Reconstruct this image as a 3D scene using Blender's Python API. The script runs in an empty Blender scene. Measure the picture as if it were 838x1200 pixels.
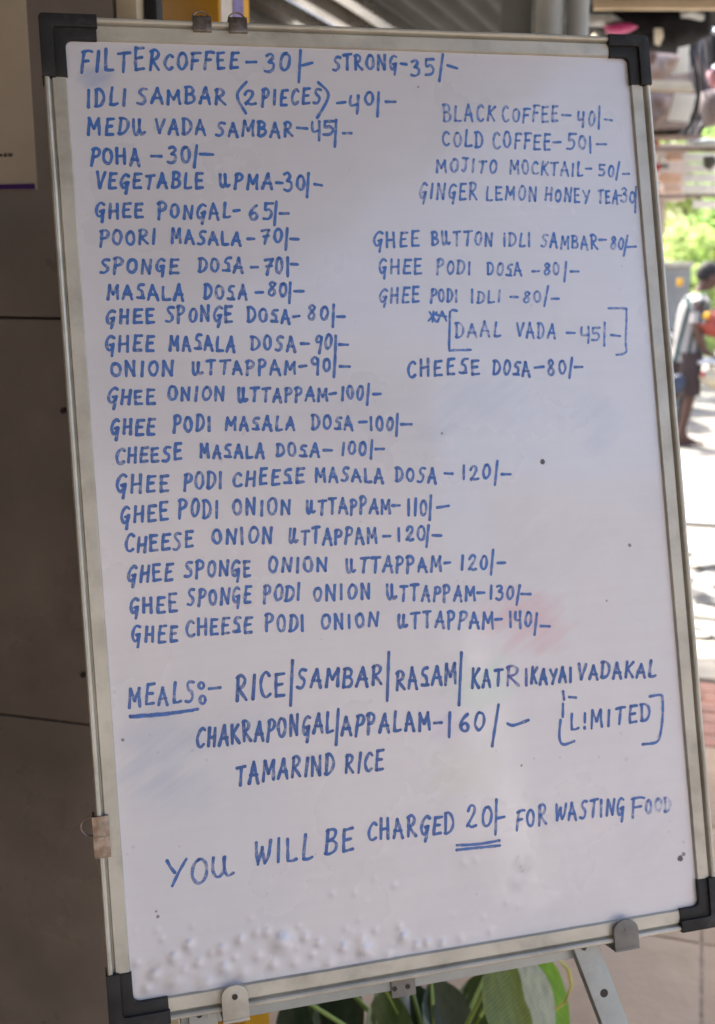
import bpy, bmesh, math, random
from mathutils import Vector, Matrix, noise

R = math.radians
sc = bpy.context.scene
COL = sc.collection
rnd = random.Random(7)

# ------------------------------------------------------------------ camera
F_PX = 1300.0                      # focal length in pixels of the 838 x 1200 photograph
CX, CY = 419.0, 600.0
PITCH = R(13.0)
CAM_Z = 1.62
cam_data = bpy.data.cameras.new('camera')
cam = bpy.data.objects.new('camera', cam_data)
COL.objects.link(cam)
cam.location = (0, 0, CAM_Z)
cam.rotation_euler = (R(90) - PITCH, 0, 0)
cam_data.sensor_fit = 'VERTICAL'
cam_data.sensor_height = 36.0
cam_data.sensor_width = 36.0
cam_data.lens = 36.0 * F_PX / 1200.0
cam_data.clip_start = 0.05
cam_data.clip_end = 500
cam_data.dof.use_dof = True
cam_data.dof.focus_distance = 0.96
cam_data.dof.aperture_fstop = 7.0
sc.camera = cam
CAM_M = Matrix.Translation((0, 0, CAM_Z)) @ Matrix.Rotation(R(90) - PITCH, 4, 'X')

# ------------------------------------------------------------------ daylight
SUN_EL, SUN_AZ = R(57), R(-24)     # high sun ahead and a little to the left
world = bpy.data.worlds.new('World')
sc.world = world
world.use_nodes = True
wn = world.node_tree.nodes
wl = world.node_tree.links
bg = wn['Background']
sky = wn.new('ShaderNodeTexSky')
sky.sky_type = 'NISHITA'
sky.sun_disc = False
sky.sun_elevation = SUN_EL
sky.sun_rotation = SUN_AZ
sky.dust_density = 5.0
sky.air_density = 1.0
sky.ozone_density = 0.3
wl.new(sky.outputs[0], bg.inputs[0])
bg.inputs[1].default_value = 0.13
sd = bpy.data.lights.new('sun', 'SUN')
sd.energy = 3.2
sd.angle = R(0.6)
sd.color = (1.0, 0.95, 0.87)
sun = bpy.data.objects.new('sun', sd)
COL.objects.link(sun)
sun.location = (0, 0, 12)
S_DIR = Vector((math.sin(SUN_AZ) * math.cos(SUN_EL), math.cos(SUN_AZ) * math.cos(SUN_EL), math.sin(SUN_EL)))
sun.rotation_euler = S_DIR.to_track_quat('Z', 'Y').to_euler()

sc.view_settings.view_transform = 'Standard'
sc.view_settings.look = 'None'
sc.view_settings.exposure = 2.55
sc.view_settings.gamma = 1.0

# ------------------------------------------------------------------ helpers
def ray(px, py):
    d = Vector(((px - CX) / F_PX, (CY - py) / F_PX, -1.0))
    return (CAM_M.to_3x3() @ d).normalized()

def at_dist(px, py, dist):
    """point on the ray of a photo pixel at horizontal distance dist (metres along +Y)"""
    d = ray(px, py)
    return Vector((0, 0, CAM_Z)) + d * (dist / d.y)

def at_z(px, py, z):
    d = ray(px, py)
    return Vector((0, 0, CAM_Z)) + d * ((z - CAM_Z) / d.z)

def on_plane(px, py, p0, n):
    d = ray(px, py)
    o = Vector((0, 0, CAM_Z))
    return o + d * ((p0 - o).dot(n) / d.dot(n))

def link(name, me, mat=None, parent=None, loc=None, rot=None):
    o = bpy.data.objects.new(name, me)
    COL.objects.link(o)
    if mat is not None and me is not None:
        me.materials.append(mat)
    if parent is not None:
        o.parent = parent
    if loc is not None:
        o.location = loc
    if rot is not None:
        o.rotation_euler = rot
    return o

def thing(name, label, cat, loc=(0, 0, 0), rz=0.0, group=None, matrix=None):
    o = bpy.data.objects.new(name, None)
    COL.objects.link(o)
    o.empty_display_size = 0.1
    if matrix is not None:
        o.matrix_world = matrix
    else:
        o.location = loc
        o.rotation_euler = (0, 0, rz)
    tag(o, label, cat, group)
    return o

def tag(o, label=None, cat=None, group=None, kind=None):
    if label: o['label'] = label
    if cat: o['category'] = cat
    if group: o['group'] = group
    if kind: o['kind'] = kind
    return o

class MB:
    def __init__(s):
        s.bm = bmesh.new()
    def box(s, c, size, rot=None, bevel=0.0, seg=2):
        """box of full size at centre c"""
        r = bmesh.ops.create_cube(s.bm, size=1.0)
        vs = r['verts']
        M = Matrix.Translation(c) @ (rot.to_4x4() if rot is not None else Matrix()) @ Matrix.Diagonal((size[0], size[1], size[2], 1))
        bmesh.ops.transform(s.bm, matrix=M, verts=vs)
        if bevel > 0:
            es = list({e for v in vs for e in v.link_edges})
            bmesh.ops.bevel(s.bm, geom=es, offset=bevel, segments=seg, profile=0.7, affect='EDGES')
        return s
    def cyl(s, a, b, r0, r1=None, n=16, caps=True):
        a, b = Vector(a), Vector(b)
        r1 = r0 if r1 is None else r1
        d = b - a
        q = d.to_track_quat('Z', 'Y').to_matrix().to_4x4()
        M = Matrix.Translation((a + b) / 2) @ q
        bmesh.ops.create_cone(s.bm, cap_ends=caps, segments=n, radius1=r0, radius2=r1, depth=d.length, matrix=M)
        return s
    def sph(s, c, rad, u=16, v=10):
        rad = (rad, rad, rad) if not hasattr(rad, '__len__') else rad
        bmesh.ops.create_uvsphere(s.bm, u_segments=u, v_segments=v, radius=1.0,
                                  matrix=Matrix.Translation(c) @ Matrix.Diagonal((rad[0], rad[1], rad[2], 1)))
        return s
    def tube(s, pts, rad, n=10, caps=True, flat=1.0, up=None):
        """swept tube through pts, rad a number or one per point, flat squashes the second axis"""
        pts = [Vector(p) for p in pts]
        rad = [rad] * len(pts) if not hasattr(rad, '__len__') else rad
        rings = []
        for i, p in enumerate(pts):
            t = (pts[min(i + 1, len(pts) - 1)] - pts[max(i - 1, 0)]).normalized()
            ref = Vector(up) if up is not None else (Vector((0, 0, 1)) if abs(t.z) < 0.9 else Vector((0, 1, 0)))
            x = t.cross(ref).normalized()
            y = x.cross(t).normalized()
            ring = []
            for k in range(n):
                a = 2 * math.pi * k / n
                ring.append(s.bm.verts.new(p + x * math.cos(a) * rad[i] + y * math.sin(a) * rad[i] * flat))
            rings.append(ring)
        for i in range(len(rings) - 1):
            for k in range(n):
                s.bm.faces.new((rings[i][k], rings[i][(k + 1) % n], rings[i + 1][(k + 1) % n], rings[i + 1][k]))
        if caps:
            s.bm.faces.new(list(reversed(rings[0])))
            s.bm.faces.new(rings[-1])
        return s
    def loft(s, rings, caps=True):
        """rings: list of (centre, rx, ry, lean) horizontal ellipses, or ready lists of points"""
        R_ = []
        for r in rings:
            if isinstance(r[0], (float, int)) or isinstance(r, list):
                R_.append([s.bm.verts.new(p) for p in r])
            else:
                c, rx, ry = r[0], r[1], r[2]
                R_.append([s.bm.verts.new((c[0] + rx * math.cos(2 * math.pi * k / 16), c[1] + ry * math.sin(2 * math.pi * k / 16), c[2])) for k in range(16)])
        n = len(R_[0])
        for i in range(len(R_) - 1):
            for k in range(n):
                s.bm.faces.new((R_[i][k], R_[i][(k + 1) % n], R_[i + 1][(k + 1) % n], R_[i + 1][k]))
        if caps:
            s.bm.faces.new(list(reversed(R_[0])))
            s.bm.faces.new(R_[-1])
        return s
    def prism(s, poly, z0, z1):
        """polygon in XY extruded from z0 to z1"""
        a = [s.bm.verts.new((p[0], p[1], z0)) for p in poly]
        b = [s.bm.verts.new((p[0], p[1], z1)) for p in poly]
        n = len(poly)
        s.bm.faces.new(list(reversed(a)))
        s.bm.faces.new(b)
        for k in range(n):
            s.bm.faces.new((a[k], a[(k + 1) % n], b[(k + 1) % n], b[k]))
        return s
    def xf(s, M):
        bmesh.ops.transform(s.bm, matrix=M, verts=s.bm.verts[:])
        return s
    def bevel(s, off, seg=2, ang=30):
        s.bm.normal_update()
        es = [e for e in s.bm.edges if len(e.link_faces) == 2 and e.calc_face_angle(0) > R(ang)]
        bmesh.ops.bevel(s.bm, geom=es, offset=off, segments=seg, profile=0.6, affect='EDGES')
        return s
    def done(s, name, mat=None, parent=None, smooth=True, loc=None, rot=None, angle=40):
        bmesh.ops.recalc_face_normals(s.bm, faces=s.bm.faces[:])
        me = bpy.data.meshes.new(name)
        s.bm.to_mesh(me)
        s.bm.free()
        if smooth:
            me.polygons.foreach_set('use_smooth', [True] * len(me.polygons))
            me.set_sharp_from_angle(angle=R(angle))
        return link(name, me, mat, parent, loc, rot)

# ------------------------------------------------------------------ materials
def mat(name, color, rough=0.6, metal=0.0, spec=0.4, var=0.0, vscale=6.0, bump=0.0, bscale=40.0, col2=None,
        mscale=3.0, mlo=0.4, mhi=0.65, coat=0.0, trans=0.0, rvar=0.0, stretch=(1, 1, 1), world=False):
    m = bpy.data.materials.new(name)
    m.use_nodes = True
    nt = m.node_tree
    N, L = nt.nodes, nt.links
    b = N['Principled BSDF']
    b.inputs['Roughness'].default_value = rough
    b.inputs['Metallic'].default_value = metal
    b.inputs['Specular IOR Level'].default_value = spec
    b.inputs['Coat Weight'].default_value = coat
    b.inputs['Coat Roughness'].default_value = 0.2
    tc = N.new('ShaderNodeTexCoord')
    mp = N.new('ShaderNodeMapping')
    mp.inputs['Scale'].default_value = stretch
    if world:
        g = N.new('ShaderNodeNewGeometry')
        L.new(g.outputs['Position'], mp.inputs['Vector'])
    else:
        L.new(tc.outputs['Object'], mp.inputs['Vector'])
    col = None
    rgb = N.new('ShaderNodeRGB')
    rgb.outputs[0].default_value = (*color, 1)
    cur = rgb.outputs[0]
    if col2 is not None:
        n1 = N.new('ShaderNodeTexNoise')
        n1.inputs['Scale'].default_value = mscale
        n1.inputs['Detail'].default_value = 6
        n1.inputs['Roughness'].default_value = 0.65
        L.new(mp.outputs[0], n1.inputs['Vector'])
        mr = N.new('ShaderNodeMapRange')
        mr.inputs[1].default_value = mlo
        mr.inputs[2].default_value = mhi
        L.new(n1.outputs['Fac'], mr.inputs[0])
        mx = N.new('ShaderNodeMix')
        mx.data_type = 'RGBA'
        L.new(mr.outputs[0], mx.inputs[0])
        L.new(cur, mx.inputs[6])
        mx.inputs[7].default_value = (*col2, 1)
        cur = mx.outputs[2]
    if var > 0:
        n2 = N.new('ShaderNodeTexNoise')
        n2.inputs['Scale'].default_value = vscale
        n2.inputs['Detail'].default_value = 8
        L.new(mp.outputs[0], n2.inputs['Vector'])
        mr2 = N.new('ShaderNodeMapRange')
        mr2.inputs[1].default_value = 0.3
        mr2.inputs[2].default_value = 0.7
        mr2.inputs[3].default_value = 1 - var
        mr2.inputs[4].default_value = 1 + var
        L.new(n2.outputs['Fac'], mr2.inputs[0])
        hs = N.new('ShaderNodeHueSaturation')
        L.new(mr2.outputs[0], hs.inputs['Value'])
        L.new(cur, hs.inputs['Color'])
        cur = hs.outputs[0]
    L.new(cur, b.inputs['Base Color'])
    if rvar > 0:
        n4 = N.new('ShaderNodeTexNoise')
        n4.inputs['Scale'].default_value = vscale * 1.7
        n4.inputs['Detail'].default_value = 5
        L.new(mp.outputs[0], n4.inputs['Vector'])
        mr4 = N.new('ShaderNodeMapRange')
        mr4.inputs[1].default_value = 0.3
        mr4.inputs[2].default_value = 0.7
        mr4.inputs[3].default_value = max(0.02, rough - rvar)
        mr4.inputs[4].default_value = min(1.0, rough + rvar)
        L.new(n4.outputs['Fac'], mr4.inputs[0])
        L.new(mr4.outputs[0], b.inputs['Roughness'])
    if bump > 0:
        n3 = N.new('ShaderNodeTexNoise')
        n3.inputs['Scale'].default_value = bscale
        n3.inputs['Detail'].default_value = 6
        L.new(mp.outputs[0], n3.inputs['Vector'])
        bp = N.new('ShaderNodeBump')
        bp.inputs['Strength'].default_value = 1.0
        bp.inputs['Distance'].default_value = bump
        L.new(n3.outputs['Fac'], bp.inputs['Height'])
        L.new(bp.outputs[0], b.inputs['Normal'])
    if trans > 0:
        t = N.new('ShaderNodeBsdfTranslucent')
        L.new(cur, t.inputs['Color'])
        ms = N.new('ShaderNodeMixShader')
        ms.inputs[0].default_value = trans
        L.new(b.outputs[0], ms.inputs[1])
        L.new(t.outputs[0], ms.inputs[2])
        L.new(ms.outputs[0], N['Material Output'].inputs['Surface'])
    m['main'] = 1
    return m

M = {}
M['alu'] = mat('aluminium_rail', (0.47, 0.45, 0.385), rough=0.38, metal=0.2, spec=0.5, var=0.13, vscale=14, bump=0.0004, bscale=60,
               col2=(0.30, 0.28, 0.235), mscale=22, mlo=0.46, mhi=0.78, rvar=0.1)
M['alu_side'] = mat('easel_metal', (0.33, 0.36, 0.36), rough=0.45, metal=0.3, var=0.12, vscale=16, bump=0.0003, bscale=80,
                    col2=(0.24, 0.25, 0.25), mscale=12, mlo=0.5, mhi=0.75)
M['tin'] = mat('tinned_clip', (0.30, 0.27, 0.24), rough=0.35, metal=0.8, var=0.25, vscale=60, col2=(0.16, 0.10, 0.07), mscale=70)
M['black_plastic'] = mat('black_plastic', (0.018, 0.018, 0.018), rough=0.6, spec=0.3, var=0.3, vscale=30, bump=0.0002, bscale=300, rvar=0.1,
                         col2=(0.06, 0.06, 0.062), mscale=25, mlo=0.55, mhi=0.8)
M['opening_black'] = mat('opening_black', (0.010, 0.010, 0.012), rough=0.6)
M['grey_plastic'] = mat('grey_plastic', (0.17, 0.165, 0.15), rough=0.5, var=0.15, vscale=90, bump=0.0003, bscale=200)
M['tile'] = mat('brown_wall_tile', (0.215, 0.182, 0.158), rough=0.36, spec=0.4, var=0.16, vscale=5, rvar=0.16, col2=(0.165, 0.140, 0.120), mscale=3.2,
                bump=0.0006, bscale=5, world=True)
M['grout'] = mat('dark_grout', (0.035, 0.028, 0.024), rough=0.9, var=0.3, vscale=30)
M['cream_trim'] = mat('cream_trim', (0.50, 0.43, 0.30), rough=0.55, var=0.14, vscale=12, col2=(0.36, 0.30, 0.21), mscale=14)
M['poster'] = mat('poster_paper', (0.50, 0.42, 0.315), rough=0.4, spec=0.4, var=0.05, vscale=8, col2=(0.44, 0.37, 0.28), mscale=5)
M['purple'] = mat('purple_print', (0.055, 0.018, 0.13), rough=0.4, var=0.2, vscale=20)
M['print'] = mat('dark_print', (0.02, 0.018, 0.018), rough=0.5)
M['yellow'] = mat('yellow_paint', (0.75, 0.40, 0.015), rough=0.42, var=0.07, vscale=5, bump=0.0005, bscale=14, rvar=0.1, col2=(0.66, 0.33, 0.015), mscale=4)
M['sticker'] = mat('white_sticker', (0.62, 0.58, 0.52), rough=0.5, var=0.08, vscale=30)
M['violet'] = mat('violet_print', (0.22, 0.19, 0.40), rough=0.5, var=0.3, vscale=40, col2=(0.45, 0.2, 0.25), mscale=38, mlo=.55, mhi=.7)
M['galv'] = mat('galvanised_sheet', (0.27, 0.26, 0.25), rough=0.24, metal=0.85, var=0.2, vscale=5, col2=(0.13, 0.095, 0.075), mscale=5.0, mlo=.5, mhi=.75,
                stretch=(1, 0.25, 1), bump=0.0006, bscale=30, rvar=.12)
M['galv_dark'] = mat('dark_sheet', (0.045, 0.045, 0.045), rough=0.6, metal=0.3, spec=0.2, var=0.25, vscale=5, col2=(0.025, 0.024, 0.022), mscale=4,
                     stretch=(1, 0.25, 1), bump=0.0006, bscale=30)  # darker sheet for the right part of the roof
M['steel'] = mat('painted_steel', (0.20, 0.22, 0.22), rough=0.5, metal=0.2, var=0.12, vscale=6)
M['pipe'] = mat('grey_pipe', (0.36, 0.39, 0.40), rough=0.4, var=0.12, vscale=8, bump=0.0006, bscale=20)
M['slab'] = mat('paving_slab', (0.48, 0.34, 0.225), rough=0.85, spec=0.25, var=0.16, vscale=7, bump=0.004, bscale=22, col2=(0.37, 0.265, 0.19), mscale=3.5,
                mlo=.45, mhi=.72, world=True)
M['slab_gap'] = mat('joint_dirt', (0.36, 0.26, 0.18), rough=0.95, var=0.3, vscale=30, bump=0.004, bscale=50)
M['red_tile'] = mat('red_paver', (0.42, 0.20, 0.13), rough=0.8, var=0.14, vscale=12, bump=0.002, bscale=40, col2=(0.36, 0.2, 0.15), mscale=9, world=True)
M['kerb'] = mat('kerb_stone', (0.40, 0.36, 0.29), rough=0.85, var=0.15, vscale=10, bump=0.004, bscale=25, world=True)
M['road'] = mat('dusty_road', (0.20, 0.188, 0.165), rough=0.9, var=0.18, vscale=3, bump=0.006, bscale=18, col2=(0.12, 0.112, 0.098), mscale=2.2, world=True)
M['asphalt'] = mat('old_asphalt', (0.07, 0.068, 0.065), rough=0.9, var=0.2, vscale=3, bump=0.004, bscale=40, world=True)
M['stone'] = mat('rubble_stone', (0.24, 0.235, 0.22), rough=0.9, var=0.2, vscale=14, bump=0.005, bscale=30, world=True)

# ------------------------------------------------------------------ building axes
AX = R(17.0)                                     # the shop front runs square to this azimuth
U = Vector((math.sin(AX), math.cos(AX), 0))      # away from the camera
V = Vector((math.cos(AX), -math.sin(AX), 0))     # to the right
ROT = Matrix.Rotation(-AX, 4, 'Z')               # local x = V, local y = U
P_SLAB = at_z(822, 1105, 0.0)
G0 = Vector((P_SLAB.x, P_SLAB.y, 0))

def uv(u, v, z=0.0):
    """world point from distances along U and V measured from the slab corner"""
    return G0 + U * u + V * v + Vector((0, 0, z))

def u_of(p):
    return (p - G0).dot(U)

# ------------------------------------------------------------------ ground, floor, kerb, road
u_red0 = u_of(at_z(812, 872, 0)); u_red1 = u_of(at_z(812, 797, 0)); u_kerb = u_of(at_z(806, 752, 0))
STREET = -0.14

g = MB(); g.bm.faces.new([g.bm.verts.new(p) for p in ((-260, -260, STREET - .012), (260, -260, STREET - .012), (260, 260, STREET - .012), (-260, 260, STREET - .012))])
ground = g.done('ground', M['asphalt'], smooth=False); tag(ground, kind='structure')

fl = MB()
c = uv(u_kerb / 2 - 1.7, -1.5)
fl.box((0, 0, -0.155), (9.0, u_kerb + 3.4, 0.30))
floor = fl.done('floor', M['slab_gap'], smooth=False)
floor.matrix_world = Matrix.Translation(c) @ ROT
tag(floor, kind='structure')
FM = floor.matrix_world.inverted()

def slab_mesh(w, d, seed):
    m = MB()
    m.box((0, 0, 0), (w, d, 0.03), bevel=0.006, seg=2)
    r = random.Random(seed)
    for v in m.bm.verts:
        v.co.z += 0.0015 * noise.noise(Vector((v.co.x * 4 + seed, v.co.y * 4, 0)))
    return m
slab_protos = []
for k in range(4):
    o = slab_mesh(0.593, 0.593, k * 3.1).done('paving_slab', M['slab'], None)
    slab_protos.append(o.data)
    bpy.data.objects.remove(o)
nu0 = -6
NU = int(math.floor(u_red0 / 0.6))
for i in range(nu0, NU + 1):
    for j in range(-9, 4):
        u0 = i * 0.6
        top = 0.6
        if i == NU:
            top = u_red0 - u0
            if top < 0.08: continue
        p = uv(u0 + top / 2, (j - 0.5) * 0.6)
        o = link('paving_slab', slab_protos[(i * 5 + j * 3) % 4])
        o.parent = floor
        L0 = FM @ p
        o.location = (L0.x, L0.y, -0.0165 + rnd.uniform(-.0015, .0015))
        o.rotation_euler = (rnd.uniform(-.002, .002), rnd.uniform(-.002, .002), rnd.choice((0, math.pi)))
        if top < 0.6: o.scale = (1, top / 0.6, 1)
# red paver strip
rp = MB().box((0, 0, 0), (0.194, 0.094, 0.03), bevel=0.004).done('red_paver', M['red_tile'])
rp_me = rp.data; bpy.data.objects.remove(rp)
uu = u_red0 + 0.05; row = 0
while uu + 0.05 < u_red1:
    for j in range(-4, 9):
        p = uv(uu, j * 0.2 + (0.1 if row % 2 else 0) - 0.1)
        o = link('red_paver', rp_me); o.parent = floor
        L0 = FM @ p
        o.location = (L0.x, L0.y, -0.014 + rnd.uniform(-.002, .002))
    uu += 0.1; row += 1
# kerb stones at the street edge
kb = MB().box((0, 0, 0), (0.59, 0, 0), bevel=0); kb.bm.free()
kw = max(0.12, u_kerb - u_red1)
kbm = MB().box((0, 0, 0), (0.592, kw - .006, 0.20), bevel=0.012).done('kerb_stone', M['kerb'])
k_me = kbm.data; bpy.data.objects.remove(kbm)
for j in range(-8, 5):
    p = uv(u_red1 + kw / 2, j * 0.6 + .12)
    o = link('kerb_stone', k_me); o.parent = floor
    L0 = FM @ p
    o.location = (L0.x, L0.y, -0.086)
    o.rotation_euler = (0, 0, rnd.uniform(-.006, .006))

# road sheet with a few broken concrete patches
rd = MB()
for a in ((-40, 0), (40, 0), (40, 60), (-40, 60)):
    rd.bm.verts.new((a[0], a[1], 0))
rd.bm.faces.new(rd.bm.verts[:])
road = rd.done('road', M['road'], smooth=False)
road.matrix_world = Matrix.Translation(uv(u_kerb + .01, 0, STREET)) @ ROT
tag(road, kind='structure')
RM = road.matrix_world.inverted()
# pale broken slabs and rubble along the gutter
M['pale_slab'] = mat('pale_concrete', (0.24, 0.232, 0.21), rough=0.85, var=0.14, vscale=5, bump=0.004, bscale=20, world=True)
def rock(seed, sx, sy, sz, flat=False):
    m = MB()
    bmesh.ops.create_icosphere(m.bm, subdivisions=2, radius=1.0)
    for v in m.bm.verts:
        n = noise.noise(v.co * 1.4 + Vector((seed * 7.3, seed, 0)))
        v.co *= 1 + 0.35 * n
        v.co = Vector((v.co.x * sx, v.co.y * sy, max(-.5, v.co.z) * sz))
    return m
rocks = [(812, 705, .26, .16, .07), (836, 690, .2, .14, .09), (826, 722, .22, .1, .05), (803, 735, .12, .09, .045), (838, 742, .18, .12, .05),
         (818, 748, .12, .07, .035), (799, 712, .1, .1, .05), (808, 680, .3, .14, .05), (832, 660, .3, .16, .06)]
rlab = ['low pale lump of rubble nearest the middle of the gutter', 'largest grey rubble stone at the edge of the photo', 'flat pale stone lying in front of the largest rubble stone',
        'small pale stone beside the frame of the whiteboard', 'grey flat stone at the photo edge above the kerb', 'tiny pale stone just above the kerb',
        'rounded pale stone right against the whiteboard frame', 'long low pale stone behind the other rubble', 'farthest grey stone of the rubble row']
for k, (px, py, sx, sy, sz) in enumerate(rocks):
    p = at_z(px, py, STREET)
    o = rock(k + 1, sx * .7, sy * .7, sz * .7).done('rubble_stone', M['stone'] if k % 3 == 1 else M['pale_slab'], angle=25)
    o.location = p + Vector((0, 0, sz * .25)); o.rotation_euler = (0, 0, k * 1.3)
    tag(o, rlab[k], 'stone', 'stones lying along the gutter')
for k, (px, py, w, d) in enumerate(((812, 640, 1.1, .55), (826, 606, 1.0, .6), (800, 580, 1.2, .7), (834, 560, 1.2, .8))):
    m = MB().box((0, 0, 0), (w, d, 0.05), bevel=0.01)
    o = m.done('concrete_patch', M['pale_slab'], road)
    p = RM @ at_z(px, py, STREET); o.location = (p.x, p.y, 0.004); o.rotation_euler = (0, 0, rnd.uniform(-.12, .12))

# ------------------------------------------------------------------ tiled wall on the left
def hdir(px, py=300):
    d = ray(px, py); d.z = 0
    return d.normalized()
WD = -hdir(-4500)                                # along the wall, towards the right
WD.z = 0; WD.normalize()
WN = Vector((WD.y, -WD.x, 0))                    # out of the wall, towards the camera
if WN.y > 0: WN = -WN
WP = at_dist(20, 600, 1.60)
def wall_pt(px, py, off=0.0):
    return on_plane(px, py, WP + WN * off, WN)
z_j1 = wall_pt(20, 372).z; z_j2 = wall_pt(20, 836).z
print('joint heights', z_j1, z_j2, 'tile', z_j1 - z_j2)
TH = z_j1 - z_j2
edge = wall_pt(137, 5)
W_E = (edge - WP).dot(WD)
wall = thing('tiled_wall', 'shop wall of large glossy brown tiles behind the left side of the whiteboard', 'wall',
             matrix=Matrix(((WD.x, WN.x, 0, WP.x), (WD.y, WN.y, 0, WP.y), (0, 0, 1, 0), (0, 0, 0, 1))))
# local: x along wall, y out towards camera (may be mirrored), z up
core = MB().box((W_E - 1.81, -0.032, 1.5), (3.6, 0.042, 3.0)).done('mortar_core', M['grout'], wall, smooth=False)
TW = 1.2
zs = z_j2 - 2 * TH
rowz = [z_j2 + (k) * TH for k in range(-2, 4)]
gap = 0.0035
for zi, z0 in enumerate(rowz):
    za, zb = max(z0, 0.0), min(z0 + TH, 3.0)
    if zb - za < 0.02: continue
    x1 = W_E
    first = True
    while x1 > W_E - 3.5:
        w = 0.78 if first else TW
        first = False
        m = MB().box((x1 - w / 2, 0.0, (za + zb) / 2), (w - gap, 0.02, zb - za - gap), bevel=0.0012)
        o = m.done('wall_tile', M['tile'], wall)
        x1 -= w
xa = (wall_pt(139, 5) - WP).dot(WD); xb = (wall_pt(164, 5) - WP).dot(WD)
MB().box(((xa + xb) / 2, -0.010, 1.5), (xb - xa, 0.04, 3.0), bevel=0.006).done('edge_trim', M['cream_trim'], wall)
xc = (wall_pt(188, 5) - WP).dot(WD)
frame = tag(MB().box(((xb + xc) / 2 - .004, -0.018, 1.5), (xc - xb - .010, 0.02, 3.0), bevel=0.004).done('dark_opening', M['opening_black'], wall), 'black strip standing in for the dark opening beside the cream trim')  # flat black strip in place of the unlit opening beyond the trim

# small dark hooks and stains on the wall edge are real screws
for (px, py) in ((82, 481), (105, 790)):
    p = wall.matrix_world.inverted() @ wall_pt(px - 6, py, .01)
    MB().cyl((p.x, p.y - .002, p.z), (p.x, p.y + .006, p.z), .004, n=10).done('screw', M['print'], wall)

# poster (its square code is left out)
pm = thing('wall_poster', 'tan paper poster with a purple bottom strip on the tiled wall', 'poster', matrix=wall.matrix_world.copy())
def wl_(px, py): 
    p = wall_pt(px, py, .012); q = p - WP
    return q.dot(WD), p.z
xr, zt = wl_(28, 5); xr2, zb = wl_(44, 222); _, zbar = wl_(40, 215)
MB().box((xr2 - .15, .0125, (zb + 1.62 + .42) / 2), (.30, .003, 2.04 - zb), bevel=.0008).done('sheet', M['poster'], pm)
MB().box((xr2 - .151, .0150, (zb + zbar) / 2), (.298, .0016, zbar - zb - .001)).done('purple_strip', M['purple'], pm)
# small printed line
tx0, tz = wl_(3, 182)
for k, (a, b_) in enumerate(((-.004, .0015), (.004, .0075), (.0092, .0105), (.0118, .0150), (.0160, .0172))):
    MB().box((tx0 + (a + b_) / 2, .0146, tz), (b_ - a, .0006, .0036 + .0012 * (k % 2))).done('print_mark', M['print'], pm)

# dark back of the shop and an added side wall (seen only from beside)
bw = thing('rear_wall', 'dark rendered wall at the back of the shop', 'wall', matrix=Matrix.Translation(uv(2.35, -3.6)) @ ROT)
M['render_dark'] = mat('dark_render', (0.10, 0.085, 0.075), rough=0.9, var=0.2, vscale=3, bump=.004, bscale=20)
MB().box((0, .1, 1.3), (3.3, .2, 2.6)).done('render', M['render_dark'], bw, smooth=False)
sw = thing('shading_wall', 'added brown side wall out of view that shades the left', 'wall', matrix=Matrix.Translation(Vector((-1.75, -.2, 0))))  # added out of view to block skylight from the left
MB().box((0, 0, 1.6), (.2, 3.6, 3.2)).done('render', M['render_dark'], sw, smooth=False)

# ------------------------------------------------------------------ yellow square column
cA = at_dist(188, 10, 1.80); cB = at_dist(256, 10, 1.78); cC = at_dist(292, 10, 1.87)
dirL = (Vector((cB.x, cB.y, 0)) - Vector((cA.x, cA.y, 0)))
wL = dirL.length; dirL.normalize()
nR = Vector((-dirL.y, dirL.x, 0))                # into the depth
# right face: from cB going back; solve the depth so its far edge is at px 292
yc = thing('yellow_column', 'square mustard yellow column with stickers on its right face behind the whiteboard', 'column',
           matrix=Matrix.Translation((cB.x, cB.y, 0)) @ Matrix(((dirL.x, nR.x, 0, 0), (dirL.y, nR.y, 0, 0), (0, 0, 1, 0), (0, 0, 0, 1))) @ Matrix.Rotation(R(-32), 4, 'Z'))
# choose face length along local +y so that the far edge shows at px 292
def col_px(pt):
    q = CAM_M.inverted() @ (yc.matrix_world @ Vector(pt)); return CX + F_PX * q.x / -q.z
bpy.context.view_layer.update()
z10 = cB.z
dep = .02
while col_px((0, dep, z10)) < 292 and dep < .5: dep += .004
wid = .02
while col_px((-wid, 0, z10)) > 188 and wid < .5: wid += .002
print('column', wid, dep)
MB().box((-wid / 2, dep / 2, 1.35), (wid, dep, 2.70), bevel=.003).done('column_shaft', M['yellow'], yc)
MB().box((.0008, dep * .24, 2.14), (.0016, dep * .36, .46)).done('sticker', M['sticker'], yc)
MB().box((.0008, dep * .62, 2.14), (.0016, dep * .34, .46)).done('sticker', M['violet'], yc)
MB().box((-wid / 2, dep / 2, 0.03), (wid + .03, dep + .03, .06), bevel=.004).done('base_plate', M['steel'], yc)

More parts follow.
